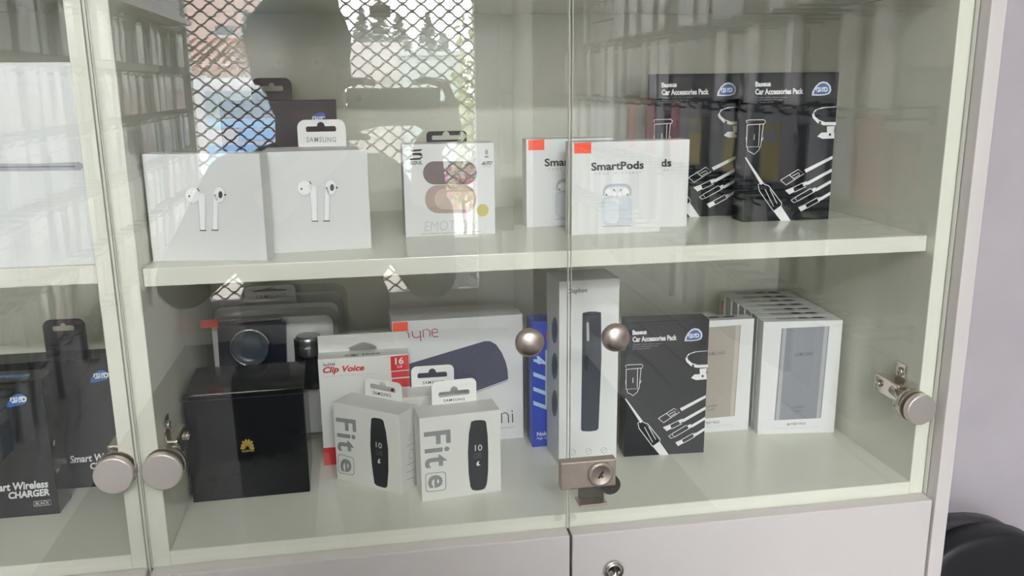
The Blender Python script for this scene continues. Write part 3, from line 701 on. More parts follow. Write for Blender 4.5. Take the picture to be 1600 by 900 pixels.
# black box behind with tab
Yk = 0.215
kl, kr = at(342, 160, Y=Yk), at(523, 158, Y=Yk)
bk = Pack.place('charger_box', 'black box with a black hanging tab behind the white cartons on the shelf', 'box', ((kl.x+kr.x)/2, Yk+0.024, ZS), 0.0, kr.x-kl.x, 0.048, at(470, 157, Y=Yk).z-ZS, mat('plum_black_card', (50, 46, 54), 0.4, var=0.1, scale=10))
bk.tabpx(391, 455, 122, mat('black_tab', (32, 32, 36), 0.4), (424.5, 138.5, 36, 8), 0.008)
bk.poly('blue_badge', [(487, 186), (490, 179), (500, 175.5), (507, 177), (508.5, 184), (508, 188), (487, 188)], BLUELOGO)
bk.text('badge_lettering', 'ינאס', (488, 189), (508.5, 189), (488, 181.8), WHITEINK, bold=0.04, lift=2)
# earbud box with bronze capsules
so = Pack('earbud_box', 'white box picturing two bronze capsules with a gold dot, under a black hanging tab', 'box', ZS, (634, 371), (774, 365), (632, 226), 0.030, CARD)
so.poly('capsule_picture', ell(678, 270, 17, 18, 14, 90, 270) + ell(728, 270, 17, 18, 14, -90, 90), mat('mauve_print', (122, 112, 114), 0.4, var=0.1, scale=50))
so.poly('capsule_open_picture', ell(684, 311, 20, 22, 14, 90, 270) + ell(726, 311, 18, 22, 14, -90, 90), mat('rosy_print', (180, 162, 154), 0.4, var=0.1, scale=50))
so.poly('capsule_inner_picture', ell(694, 311, 15, 16, 14, 90, 270) + ell(728, 311, 13, 16, 14, -90, 90), mat('pale_rosy_print', (204, 188, 178), 0.4, var=0.06, scale=50), lift=2)
so.many('emblem', [[(641, 234), (660, 233), (657, 236), (643, 237)], [(643, 239.5), (657, 238.6), (660.5, 242), (658, 244), (654, 242.4), (646, 242.6)], [(641, 247.5), (656.5, 246.4), (660, 243.5), (660, 246), (656, 249.6), (640, 250)]], INK)
so.text('maker_lettering', 'SOUL', (641, 257.5), (660, 256.6), (641, 252), INK, bold=0.02)
so.text('mode_lettering', 'AUTO', (751.5, 258), (768, 257.4), (753, 252.4), INK, bold=0.04, shear=0.2)
so.text('small_print', 'START MODE', (753, 261.5), (767, 261), (753, 259.5), LIGHTINK)
so.many('device_icon', [[(758.5, 234), (762, 234), (762.5, 241), (758, 241)], [(757.5, 243.5), (763, 243.5), (763, 246.5), (757.5, 246.5)]], GREYINK)
so.text('title_lettering', 'EMOTION', (663, 361.5), (745, 358), (663, 346), mat('ghost_ink', (206, 206, 206)), shear=0.1)
so.text('small_print', 'TRUE WIRELESS EARPHONES, DYNAMIC SOUND', (658, 367), (752, 362.8), (658, 364.6), GREYINK)
so.poly('gold_dot', ell(754.2, 328.5, 9.3, 9.8, 28), mat('gold_dot_print', (196, 184, 104), 0.4))
so.tabpx(666, 729, 205.5, mat('black_tab', (32, 32, 36), 0.4), (697, 215, 44, 7), 0.004)
# three case boxes
sp = Pack('smart_earbud_box', 'white earbud case box standing foremost and whole, orange price sticker at its top left', 'box', ZS, (893, 368), (1031, 362), (893, 222.5), 0.026, CARD)
CASE = mat('case_print', (208, 214, 222), 0.4, var=0.02); CASEH = mat('case_light_print', (226, 230, 236), 0.4); CASED = mat('case_dark_print', (184, 189, 198), 0.4)
def sp_design(p, ref=None, sticker=True):
    k = dict(ref=ref)
    p.text('title_lettering', 'SmartPods', (923.8, 267), (1005.8, 263.8), (923.4, 254), INK, bold=0.03, **k)
    p.text('subtitle_lettering', 'TRUE WIRELESS', (929, 273), (1001, 270.3), (929, 270.3), GREYINK, space=1.9, **k)
    p.poly('case_shade', [(938, 353), (990, 351.5), (986, 353.3), (942, 354.6)], LIGHTINK, **k)
    p.poly('case_lid', [(941.5, 306), (941.8, 297), (945, 290.5), (952, 287.6), (964, 287), (977, 287), (983.5, 289.5), (986.5, 296), (986.5, 305.5)], CASED, lift=1, **k)
    p.poly('case_lid_inside', [(944, 305), (945, 297.5), (950, 292.5), (964, 291), (977, 291.3), (982.5, 296.5), (983.8, 304.5)], CASEH, lift=2, **k)
    p.many('bud_picture', [ell(952, 300, 6.5, 6, 16), ell(975.5, 299.6, 6.5, 6, 16), [(956, 296), (963, 301), (963, 307), (956, 307)], [(972, 296), (965, 301), (965, 307), (972, 307)]], BUD, lift=3, **k)
    p.many('bud_detail', [ell(947, 304, 1.3, 1.2, 8), ell(979.5, 303.6, 1.3, 1.2, 8), [(957, 295.6), (958.5, 295.2), (961, 298.4), (959.6, 298.8)], [(971.5, 295.4), (970, 295), (967.5, 298.2), (969, 298.6)]], BUDD, lift=4, **k)
    p.poly('case_body', rrect(939.5, 306.5, 987, 352, 10, 6), CASE, lift=4, **k)
    p.poly('case_highlight', rrect(944, 309, 966, 349, 8, 6), CASEH, lift=5, **k)
    if sticker: p.poly('price_sticker', [(897, 223.5), (923.6, 222.2), (923.6, 239.4), (897.4, 240.2)], ORANGE, lift=1, **k)
sp_design(sp)
spB = Pack('smart_earbud_box', 'white earbud case box with no sticker, its right part showing from behind the foremost', 'box', ZS, (937, 360), (1073, 353.4), (945, 221), 0.024, CARD); sp_design(spB, sp, False)
aL = at(823, 356, Z=ZS)
spA = Pack.place('smart_earbud_box', 'white earbud case box with a small sticker, its left part showing behind the door gap', 'box', (aL.x+sp.w/2, aL.y+0.012, ZS), 0.0, sp.w, 0.022, sp.h*1.0, CARD); sp_design(spA, sp)

# ================================================================== LEFT CABINET CONTENTS
ZSL = CZ - 0.1262*K
rb = at(149, 413, Z=ZSL)
lw = Pack.place('tablet_box', 'large plain white box with a tablet edge printed across it, in the left cabinet', 'box', (rb.x-0.16, rb.y+0.022, ZSL), 0.0, 0.32, 0.044, at(111, 97, Y=rb.y).z-ZSL, CARD, bev=0.001)
lw.poly('tablet_picture', [(-40, 255.5), (60, 255.5), (124, 253), (130, 256), (130, 263), (126, 266), (60, 267), (-40, 268)], mat('tablet_grey_print', (176, 176, 182), 0.4, var=0.1, scale=60))
lw.line('tablet_line', [[(-40, 261.5), (118, 260)]], BUDD, 0.0006, lift=2)
chm = mat('charcoal_card', (26, 28, 32), 0.16, var=0.15, scale=6, spec=0.35)
ra = at(94, 802.5, Z=ZF); WC = 0.132
cA = Pack.place('charger_box', 'nearer black wireless charger box, cut by the left edge of the photo', 'box', (ra.x-WC/2, ra.y+0.018, ZF), 0.0, WC, 0.036, at(59, 594, Y=ra.y).z-ZF, chm)
def charger_design(p, ref=None):
    k = dict(ref=ref)
    p.poly('blue_badge', [(10.5, 636), (12, 629), (18, 620), (26, 615.5), (34, 615.5), (40.5, 620), (42, 626), (38, 631), (28, 633.5), (18, 636)], BLUELOGO, **k)
    p.text('badge_lettering', 'ינאס', (16, 630), (42, 627.5), (16, 621), WHITEINK, bold=0.05, lift=2, **k)
    p.text('title_lettering', 'Smart Wireless', (-21, 770), (75.5, 761.5), (-21.3, 757.5), WHITEINK, bold=0.03, **k)
    p.text('title_lettering', 'CHARGER', (13.5, 780), (78.5, 773.6), (13, 769), WHITEINK, bold=0.04, **k)
    p.text('colour_lettering', 'BLACK', (56, 789), (77, 786.8), (56, 784.6), WHITEINK, **k)
    p.line('colour_frame', [[(53.5, 791), (79.8, 788.2), (79.2, 780.8), (53, 783.4), (53.5, 791)]], WHITEINK, 0.0004, **k)
charger_design(cA)
rB = at(150, 760.5, Z=ZF); cBx = XL-0.0016-TH-0.030-WC/2
cB = Pack.place('charger_box', 'farther black wireless charger box with hanging tab, beside the cabinet partition', 'box', (cBx, rB.y+0.018, ZF), 0.0, WC, 0.036, at(140, 561, Y=rB.y).z-ZF, chm)
charger_design(cB, cA)
cB.tabpx(65, 132, 500.5, mat('black_tab', (32, 32, 36), 0.4), (99, 513, 34, 8), 0.008)
cA.many('port_icon', [[(83, 690), (85, 686), (85.4, 694), (83.4, 698)], [(87, 735), (92, 728), (92, 735), (87, 741)]], LIGHTINK, 'right')
bm = bmesh.new(); box(bm, (-WC*0.5+0.004, -0.004, cA.h), (WC*0.38, 0.004, cA.h+0.0003)); obj('top_strip', bm, mat('blue_strip', (70, 120, 170), 0.25), cA.root)  # thin blue strip along the top face of the nearer charger box

# ================================================================== THE SHOP ROOM (seen in the glass)
XW0, XW1 = -1.02, 1.12
YD = -4.10                    # street wall with the grilled double door
YBK = 0.345
ZC = 2.62
structure(obj('floor', bx((XW0-0.12, YD-0.12, -0.1), (XW1+0.12, YBK+0.12, 0)), mat('floor_tile_dark', (58, 55, 53), 0.6, var=0.15, scale=3, spec=0.2)))
structure(obj('ceiling', bx((XW0-0.12, YD-0.12, ZC), (XW1+0.12, YBK+0.12, ZC+0.1)), mat('ceiling_white', (228, 227, 222), 0.8)))
structure(obj('wall_back', bx((XW0, YBK, 0), (XW1+0.1, YBK+0.1, ZC)), PLASTER))
wl = structure(obj('wall_left', bx((XW0-0.1, YD, 0), (XW0, YBK+0.1, ZC)), PAINT))
wr = structure(obj('wall_right', bx((XW1, YD, 0), (XW1+0.1, YBK, ZC)), PAINT))
dx0, dx1 = mir(288, 100, -YD).x, mir(748, 100, -YD).x
ztop = 2.25
bm = bmesh.new()
box(bm, (XW0-0.1, YD-0.1, 0), (dx0, YD, ZC)); box(bm, (dx1, YD-0.1, 0), (XW1+0.1, YD, ZC)); box(bm, (dx0, YD-0.1, ztop), (dx1, YD, ZC))
structure(obj('wall_front', bm, PAINT))
# slatwall boards on both side walls
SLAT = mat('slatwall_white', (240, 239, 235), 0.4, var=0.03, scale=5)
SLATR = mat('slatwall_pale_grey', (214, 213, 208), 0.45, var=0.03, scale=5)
def slats(par, x, sgn, y0, y1, z0, z1, step, m):
    me = None; n = int((z1-z0)/step)
    for i in range(n):
        if me is None:
            o = obj('slat', bx((0, y0, 0.0), (sgn*0.016, y1, step-0.008), 0.0015), m, par); me = o.data
        else:
            o = bpy.data.objects.new('slat', me); COL.objects.link(o); o.parent = par
        o.location = (x, 0, z0+i*step)
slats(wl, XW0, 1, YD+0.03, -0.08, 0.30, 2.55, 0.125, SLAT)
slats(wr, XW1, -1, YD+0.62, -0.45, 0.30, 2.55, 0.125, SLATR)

# ---- double door with grille
STEEL = mat('painted_steel_grey', (84, 80, 76), 0.45, 0.3, var=0.06, scale=40)
FRAME = mat('white_door_frame', (206, 204, 200), 0.4)
gd = thing('grilled_door', 'double glass shop door behind a wavy diamond steel grille, reflected in the glass', 'door', ((dx0+dx1)/2, YD-0.05, 0))
gx = (dx0+dx1)/2; hw = (dx1-dx0)/2
zr = lambda py: mir(720, py, -YD).z
zm0 = zr(298); zp1, zp0 = zr(372), zr(395); zk = zr(453)
bm = bmesh.new()
box(bm, (-hw, -0.04, 0), (-hw+0.02, 0.05, ztop), 0.002); box(bm, (hw-0.02, -0.04, 0), (hw, 0.05, ztop), 0.002); box(bm, (-hw, -0.04, ztop-0.03), (hw, 0.05, ztop), 0.002)
obj('door_frame', bm, FRAME, gd)
obj('mid_rail', bx((-hw+0.02, -0.02, zp0), (hw-0.02, 0.02, zp1), 0.003), FRAME, gd)
obj('kick_panel', bx((-hw+0.02, -0.02, 0.0), (hw-0.02, 0.02, zk), 0.003), mat('kick_panel_pink', (178, 166, 162), 0.5), gd)
obj('grille_bar', bx((-hw+0.02, -0.012, zm0-0.012), (hw-0.02, 0.004, zm0), 0.002), STEEL, gd)
lb = mir(594, 17, -YD); obj('lock_plate', bx((lb.x-gx-0.055, -0.02, lb.z-0.03), (lb.x-gx+0.055, 0.028, lb.z+0.03), 0.003), STEEL, gd)
per = 27.6/1350.6*(0.76-YD)*1.0; half = 0.0372
wires = None
def wire_mesh(ph):
    bm = bmesh.new(); n = int(2*hw/per*14)
    pts = [(-hw+0.02 + (2*hw-0.04)*i/n, 0.012, 0.0150*math.copysign(abs(math.sin(2*pi*((2*hw-0.04)*i/n)/per+ph))**0.75, math.sin(2*pi*((2*hw-0.04)*i/n)/per+ph))) for i in range(n+1)]
    tube(bm, pts, 0.0050, 5); return bm
wa = obj('wire', wire_mesh(0), STEEL, gd); wb2 = obj('wire', wire_mesh(pi), STEEL, gd)
wa.location.z = zm0+0.02; wb2.location.z = zm0+0.02+half
zz, k = zm0+0.02+2*half, 0
while zz < ztop-0.03:
    o = bpy.data.objects.new('wire', (wa, wb2)[k % 2].data); COL.objects.link(o); o.parent = gd; o.location.z = zz; zz += half; k += 1
zz = zk+0.02
while zz < zp0-0.01:
    o = bpy.data.objects.new('wire', (wa, wb2)[k % 2].data); COL.objects.link(o); o.parent = gd; o.location.z = zz; zz += half; k += 1
# tall white display strip beside the door with bright packs, and the corner pillar
pil = structure(obj('trim_1', bx((mir(826, 100, 3.6).x, YD, 0), (XW1, YD+0.60, ZC)), mat('pillar_grey_green', (168, 168, 160), 0.6)))

# ---- ceiling lamps; the far one is unseen, added to fill the cabinet with low light
LAMPS = [mat('near_lamp_diffuser', (248, 250, 255), 0.5, emit=CEIL_LAMP*0.56), mat('far_fill_diffuser', (248, 250, 255), 0.5, emit=CEIL_LAMP*2.0)]
for i, (y, lab) in enumerate(((-2.0, 'long ceiling strip lamp above the person, nearer the cabinet'), (-2.95, 'added ceiling strip lamp nearer the street door, filling the cabinet with light'))):
    t = thing('ceiling_lamp', lab, 'lamp', (0.1, y, ZC))
    obj('housing', bx((-0.62, -0.075, -0.035), (0.62, 0.075, 0), 0.004), FRAME, t)
    obj('diffuser', bx((-0.60, -0.065, -0.055), (0.60, 0.065, -0.0355), 0.006), LAMPS[i], t)

# ---- hooks and hanging goods
HOOK = mat('hook_wire', (150, 148, 142), 0.3, 0.8)
HOOKD = mat('hook_wire_black', (52, 50, 48), 0.35, 0.6)
def nth(i): return '%d%s' % (i, 'th' if 10 <= i % 100 <= 20 else {1: 'st', 2: 'nd', 3: 'rd'}.get(i % 10, 'th'))
def hook_bm(L):
    bm = bmesh.new()
    tube(bm, [(0.0, 0, 0.0), (L*0.85, 0, 0.0), (L*0.96, 0, 0.008), (L, 0, 0.022)], 0.0032, 5)
    tube(bm, [(0.0, 0, 0.022), (L*0.9, 0, 0.020), (L*0.93, 0, 0.016)], 0.0026, 5)
    box(bm, (0, -0.012, -0.012), (0.003, 0.012, 0.026)); return bm
hook_me = {}
def hook(par_x, sgn, y, z, m, lab, grp, L=0.16):
    key = (m.name, L)
    if key not in hook_me:
        o = obj('peg_hook', hook_bm(L), m); hook_me[key] = o.data
    else:
        o = bpy.data.objects.new('peg_hook', hook_me[key]); COL.objects.link(o)
    o.location = (par_x, y, z); o.rotation_euler = (0, 0, 0 if sgn > 0 else pi)
    tag(o, lab, 'hook', grp)
FILM = mat('glossy_film_silver', (246, 246, 246), 0.16, 0.1, var=0.3, scale=60, bump=0.4)
goods_me = {}
def goods(name, sgn, x, y, z, wd, ht, dp, face, side, lab, cat, grp, header=True):
    key = (name, face.name, side.name, round(wd, 3), round(ht, 3), round(dp, 3))
    if key not in goods_me:
        bm = bmesh.new()
        # stack of packages hanging on one hook: front face looks along the hook
        n = 3
        for i in range(n):
            a, b = -dp*(i+1)/n + 0.002, -dp*i/n - 0.002
            box(bm, (a, -wd/2+0.002*i, -ht+0.003*i), (b, wd/2-0.001*i, -0.022), 0.003)
        for f in bm.faces:
            f.material_index = 0 if abs(f.normal.x) > 0.8 else 1
        box(bm, (-0.004, -wd*0.42, -0.030), (-0.001, wd*0.42, 0.012), 0, mi=1)
        if header:
            box(bm, (-0.0025, -wd*0.30, -ht*0.42), (0.0006, wd*0.30, -ht*0.24), 0, mi=1)
        o = obj(name, bm, [face, side]); goods_me[key] = o.data
    else:
        o = bpy.data.objects.new(name, goods_me[key]); COL.objects.link(o)
    o.location = (x, y, z); o.rotation_euler = (0, 0, (0 if sgn > 0 else pi) + random.uniform(-0.10, 0.10))
    tag(o, lab, cat, grp)
GF = [mat('pouch_dark_green_grey', (84, 90, 86), 0.35), mat('pouch_grey', (120, 122, 118), 0.35), mat('pouch_rose', (168, 140, 138), 0.35), mat('pouch_blue_grey', (112, 128, 144), 0.35), mat('pouch_teal', (128, 152, 158), 0.35), mat('pouch_olive', (110, 108, 90), 0.35), mat('pouch_white', (214, 214, 210), 0.35)]
rows = [(0.245, 0, ['dark pouches']), (0.045, 2, ['rosy']), (-0.145, 3, ['blue grey']), (-0.345, 1, ['grey']), (-0.54, 5, ['olive']), (-0.72, 6, ['white'])]
rown = ['top', 'second', 'third', 'fourth', 'fifth', 'lowest']
for r, (dz, base, _) in enumerate(rows):
    z = CZ + dz; y = YD + 0.12; i = 0
    while y < -0.5:
        hook(XW0+0.016, 1, y, z, HOOK, '%s wire hook from the street door in the %s row, left slat wall' % (nth(i+1), rown[r]), 'hooks in the %s left row' % rown[r])
        m_ = GF[base] if random.random() < 0.7 else random.choice(GF[:4])
        if random.random() < 0.92:
            goods('phone_pouch', 1, XW0+0.016+random.uniform(0.12, 0.145), y, z, 0.082, 0.150, random.choice((0.045, 0.065, 0.085)), m_, FILM,
                  '%s pouches on the %s hook from the door, %s row, left slat wall' % (m_.name.replace('pouch_', '').replace('_', ' '), nth(i+1), rown[r]), 'pouch', 'pouches in the %s left row' % rown[r])
        y += 0.108; i += 1
# shelf of white cartons above the left rows
sb = tag(obj('wall_shelf', bx((XW0+0.016, YD+0.05, CZ+0.300), (XW0+0.20, -0.9, CZ+0.325), 0.002), SLAT), 'white shelf above the hook rows on the left wall', 'shelf')
LIL = [mat('lilac_white_card', (216, 214, 222), 0.4), mat('lilac_grey_card', (196, 192, 200), 0.4), mat('pale_card', (226, 226, 228), 0.4)]
y = YD + 0.20; i = 0
while y < -1.0:
    wd = (0.42, 0.30, 0.24)[i % 3]
    o = obj('large_carton', bx((-0.15, 0, 0), (0, wd, 0.42), 0.003), LIL[i % 3]); o.location = (XW0+0.175, y, CZ+0.3252)
    tag(o, 'tall pale carton on the left wall shelf, %s from the street door' % ('first', 'second', 'third', 'fourth', 'fifth', 'sixth', 'seventh', 'eighth', 'ninth', 'tenth')[i], 'carton', 'cartons on the left wall shelf')
    y += wd + 0.02; i += 1
# right wall rows
CF = {'red': mat('pack_red', (176, 34, 38), 0.35), 'blue': mat('pack_navy', (46, 66, 104), 0.35), 'grey': mat('pack_grey', (186, 186, 186), 0.35), 'yellow': mat('pack_yellow', (210, 190, 60), 0.35), 'dark': mat('pack_charcoal', (58, 58, 60), 0.35), 'green': mat('pack_green', (96, 120, 84), 0.35)}
BAG = mat('clear_bag_film', (240, 240, 238), 0.14, var=0.25, scale=50, bump=0.5)
seq = ['grey', 'red', 'grey', 'grey', 'blue', 'grey', 'blue', 'grey', 'grey', 'red', 'grey', 'red', 'grey', 'red', 'grey', 'yellow', 'grey', 'yellow', 'grey', 'yellow', 'dark', 'grey']
rr = [(0.35, 'top'), (0.135, 'second'), (-0.075, 'third'), (-0.30, 'fourth'), (-0.52, 'lowest')]
for r, (dz, nm) in enumerate(rr):
    z = CZ + dz; y = YD + 0.72; i = 0
    while y < -0.80:
        hook(XW1-0.016, -1, y, z, HOOKD if r >= 2 else HOOK, '%s wire hook from the street end in the %s row, right slat wall' % (nth(i+1), nm), 'hooks in the %s right row' % nm, 0.20 if r == 1 else 0.16)
        x = XW1-0.016-random.uniform(0.11, 0.14)
        if r < 2:
            if random.random() < 0.72:
                goods('clear_bag', -1, x, y, z, 0.085, 0.19, 0.02, BAG, BAG, 'clear hanging bag on the %s hook from the street end, %s row, right slat wall' % (nth(i+1), nm), 'bag', 'bags in the %s right row' % nm)
        else:
            c = seq[(i + 4*(r-2)) % len(seq)] if r == 2 else random.choice(['dark', 'green', 'dark', 'grey'])
            goods('cable_pack', -1, x, y, z, 0.088, 0.165, 0.09, CF[c], CF['grey'] if c in ('grey', 'yellow') else CF[c],
                  '%s hanging packs on the %s hook from the street end, %s row, right slat wall' % (c, nth(i+1), nm), 'pack', '%s packs in the %s right row' % (c, nm))
        y += 0.112; i += 1
# narrow rack of white packs just right of the door
for j in range(9):
    z = 2.1 - j*0.19
    for i in range(2):
        o = obj('white_pack', bx((-0.035, 0, -0.15), (0.035, 0.03, 0), 0.004), mat('bright_pack', (236, 236, 234), 0.25))
        o.location = (mir(800, 100, -YD-0.05).x + 0.078*i - 0.03, YD+0.012, z)
        tag(o, 'small white pack, %s from the top in the %s column beside the street door' % (nth(j+1), ('left', 'right')[i]), 'pack', 'white packs in the %s column by the door' % ('left', 'right')[i])

# ================================================================== BLACK CHAIR BESIDE THE CABINET
LEATHER = mat('black_leatherette', (19, 19, 23), 0.5, var=0.25, scale=25, bump=0.15)
ch = thing('black_chair', 'black padded chair with a rounded backrest, at the right of the cabinet', 'chair', (0.805, 0.06, 0))
def pad(name, outline, y0, y1, bev, par, curve=0.0, m=LEATHER):
    bm = bmesh.new(); n = len(outline)
    cx = sum(a for a, b in outline)/n; cz = sum(b for a, b in outline)/n
    rows = []
    for k, y in ((0.96, y1), (1.0, y1-bev*0.3), (1.0, y0+bev), (0.985, y0+bev*0.4), (0.95, y0+bev*0.1), (0.85, y0), (0.5, y0-0.004)):
        rows.append([bm.verts.new((cx+(a-cx)*k, y, cz+(b-cz)*k)) for a, b in outline])
    for A, B in zip(rows, rows[1:]):
        for i in range(n): bm.faces.new((A[i], A[(i+1) % n], B[(i+1) % n], B[i]))
    c0 = bm.verts.new((cx, y1, cz)); c1 = bm.verts.new((cx, y0-0.005, cz))
    for i in range(n): bm.faces.new((rows[0][(i+1) % n], rows[0][i], c0)); bm.faces.new((rows[-1][i], rows[-1][(i+1) % n], c1))
    return obj(name, bm, m, par, smooth=True)
zt = at(1500, 801, Y=0.245).z
bo = lambda rx, rz, zc, zb: [(rx*math.copysign(abs(math.cos(t))**0.9, math.cos(t)), zc + rz*abs(math.sin(t))**0.9) for t in [pi*i/28 for i in range(29)]] + [(-rx*0.9, zb), (rx*0.9, zb)]
pad('backrest_shell', bo(0.165, 0.20, zt-0.20, 0.46), 0.165, 0.19, 0.008, ch, m=mat('black_shell_plastic', (52, 50, 54), 0.45))
pad('backrest_pad', [(a+0.026, b) for a, b in bo(0.146, 0.185, zt-0.190, 0.48)], 0.125, 0.1645, 0.010, ch)
bm = bmesh.new(); box(bm, (-0.11, 0.1215, zt-0.074), (0.14, 0.126, zt-0.0728)); obj('seam', bm, mat('dusty_seam', (70, 70, 72), 0.7), ch)
bm = bmesh.new(); plate(bm, [rrect(-0.17, -0.22, 0.17, 0.17, 0.06)], lambda a, b, c: V((a, b-0.02, 0.42+c)), 0.06); obj('seat', bm, LEATHER, ch)
for sx in (-1, 1):
    for sy in (-1, 1):
        bm = bmesh.new(); tube(bm, [(sx*0.13, sy*0.16-0.04, 0.42), (sx*0.155, sy*0.19-0.04, 0.0)], [0.013, 0.011], 8); obj('leg', bm, DARKMETAL, ch)

# ================================================================== THE PERSON TAKING THE PHOTOGRAPH
def J(px, py, d): return mir(px, py, d)
def remesh(bm, voxel, smooth_it=4):
    me = bpy.data.meshes.new('tmp'); bm.to_mesh(me); bm.free()
    o = bpy.data.objects.new('tmp', me); COL.objects.link(o)
    m_ = o.modifiers.new('r', 'REMESH'); m_.mode = 'VOXEL'; m_.voxel_size = voxel
    s_ = o.modifiers.new('s', 'SMOOTH'); s_.factor = 0.5; s_.iterations = smooth_it
    dg = bpy.context.evaluated_depsgraph_get(); dg.update()
    out = bpy.data.meshes.new_from_object(o.evaluated_get(dg))
    bpy.data.objects.remove(o); bpy.data.meshes.remove(me)
    out.materials.clear()
    for p in out.polygons: p.use_smooth = True
    return out
def limb(bm, pts):                     # pts: (position, radius): tapered chain with round joints
    for (a, ra), (b, rb) in zip(pts, pts[1:]):
        cyl(bm, a, b, ra, rb, 16)
    for p, r in pts: ball(bm, p, r, 16)
SKIN = mat('skin', (196, 152, 128), 0.5, var=0.06, scale=40)
HAIR = mat('dark_hair', (44, 36, 32), 0.55, var=0.3, scale=120, bump=0.6)
SHIRT = mat('dark_grey_shirt', (52, 52, 56), 0.9, var=0.15, scale=60, bump=0.3)
TROUS = mat('dark_trousers', (40, 42, 50), 0.9, var=0.15, scale=60)
hd = J(470, 106, 0.93)
shL, shR = J(372, 292, 0.985), J(588, 292, 0.985)
elL, elR = J(288, 440, 0.90), J(672, 428, 0.90)
wrL, wrR = J(520, 236, 0.815), J(668, 232, 0.815)
nk_ = (shL+shR)/2; pel = V((nk_.x, nk_.y-0.01, 0.83))
per_ = thing('person', 'person in dark clothes raising a phone with both hands, reflected in the glass', 'person', (nk_.x, nk_.y, 0))
off = V((nk_.x, nk_.y, 0))
def put(bm):
    for v in bm.verts: v.co -= off
    return bm
b_ = bmesh.new()
# head: skull, jaw, nose, brow, ears, lips, neck
ball(b_, hd+V((0, -0.006, 0.030)), (0.076, 0.094, 0.088), 28)
ball(b_, hd+V((0, 0.020, -0.045)), (0.062, 0.070, 0.072), 24)
ball(b_, hd+V((0, 0.062, -0.090)), (0.026, 0.022, 0.020), 16)
limb(b_, [(hd+V((0, 0.083, 0.020)), 0.010), (hd+V((0, 0.102, -0.018)), 0.014)])
for s in (-1, 1):
    ball(b_, hd+V((s*0.012, 0.094, -0.020)), 0.010, 12)
    ball(b_, hd+V((s*0.034, 0.074, 0.026)), (0.024, 0.012, 0.008), 14)
    ball(b_, hd+V((s*0.044, 0.062, -0.022)), (0.022, 0.020, 0.020), 14)
    ball(b_, hd+V((s*0.080, -0.002, 0.000)), (0.011, 0.020, 0.033), 14)
ball(b_, hd+V((0, 0.083, -0.052)), (0.025, 0.012, 0.006), 14); ball(b_, hd+V((0, 0.081, -0.064)), (0.021, 0.012, 0.007), 14)
nb = V((nk_.x, nk_.y-0.02, nk_.z+0.045))
limb(b_, [(hd+V((0, -0.020, -0.07)), 0.054), (nb, 0.060)])
# torso
for z_, rx_, ry_ in ((0.0, 0.150, 0.095), (-0.10, 0.155, 0.110), (-0.22, 0.135, 0.105), (-0.32, 0.140, 0.105)):
    ball(b_, V((nk_.x, nk_.y-0.01, nk_.z-0.02+z_)), (rx_, ry_, 0.11), 24)
ball(b_, pel, (0.150, 0.110, 0.11), 24)
for sh, el, wr in ((shL, elL, wrL), (shR, elR, wrR)):
    limb(b_, [(nb+V((0, 0, -0.03)), 0.052), (sh, 0.054), (el, 0.041)])
    limb(b_, [(el, 0.040), (el.lerp(wr, 0.35), 0.041), (wr, 0.026)])
feet = []
for s in (-1, 1):
    hip, kn, an = pel+V((s*0.085, 0, -0.03)), V((pel.x+s*0.10, pel.y+0.02, 0.46)), V((pel.x+s*0.11, pel.y-0.02, 0.09))
    limb(b_, [(hip, 0.085), (kn, 0.056), (kn.lerp(an, 0.3), 0.055), (an, 0.036)]); limb(b_, [(an, 0.036), (an+V((0, 0.12, -0.055)), 0.026)]); feet.append(an)
# the phone and the hands closed on it
pc0, pc1 = J(541, 138, 0.7705), J(690, 196, 0.7705)
pcx, pcz, pw, ph = (pc0.x+pc1.x)/2, (pc0.z+pc1.z)/2, abs(pc1.x-pc0.x), abs(pc0.z-pc1.z)
pwid = max(pw, 0.150)
def finger(pts, r0=0.0088):
    limb(b_, [(p, r0*(1-0.10*i)) for i, p in enumerate(pts)])
yb = -0.7705
for s, wr in ((1, wrR), (-1, wrL)):
    ex = pcx + s*pwid/2
    palm = V((ex + s*0.016, yb-0.018, pcz-0.022))
    for q in range(4):
        ball(b_, palm+V((s*0.004, -0.002, 0.026-0.018*q)), (0.016, 0.014, 0.013), 12)
    limb(b_, [(wr, 0.025), (wr.lerp(palm, 0.6), 0.023), (palm+V((0, 0, -0.012)), 0.022)])
    # index along the top edge, three fingers folded over the back of the phone, thumb on the screen side
    finger([palm+V((s*0.004, 0.004, 0.030)), V((ex+s*0.008, yb+0.004, pcz+ph/2+0.006)), V((ex-s*0.022, yb+0.004, pcz+ph/2+0.012)), V((ex-s*0.044, yb+0.002, pcz+ph/2+0.009))])
    for q, ln in enumerate((0.044, 0.040, 0.032)):
        z_ = palm.z+0.014-0.019*q
        finger([palm+V((s*0.008, 0.004, 0.012-0.018*q)), V((ex+s*0.011, yb+0.010, z_)), V((ex-s*ln*0.5, yb+0.0155, z_-0.002)), V((ex-s*ln, yb+0.0145, z_-0.003))])
    finger([palm+V((s*0.002, -0.012, -0.004)), V((ex-s*0.006, yb-0.020, pcz-0.006)), V((ex-s*0.030, yb-0.0165, pcz+0.004))], 0.0100)
body = remesh(put(b_), 0.0042, 3)
bd = obj('body', body, SKIN, per_)
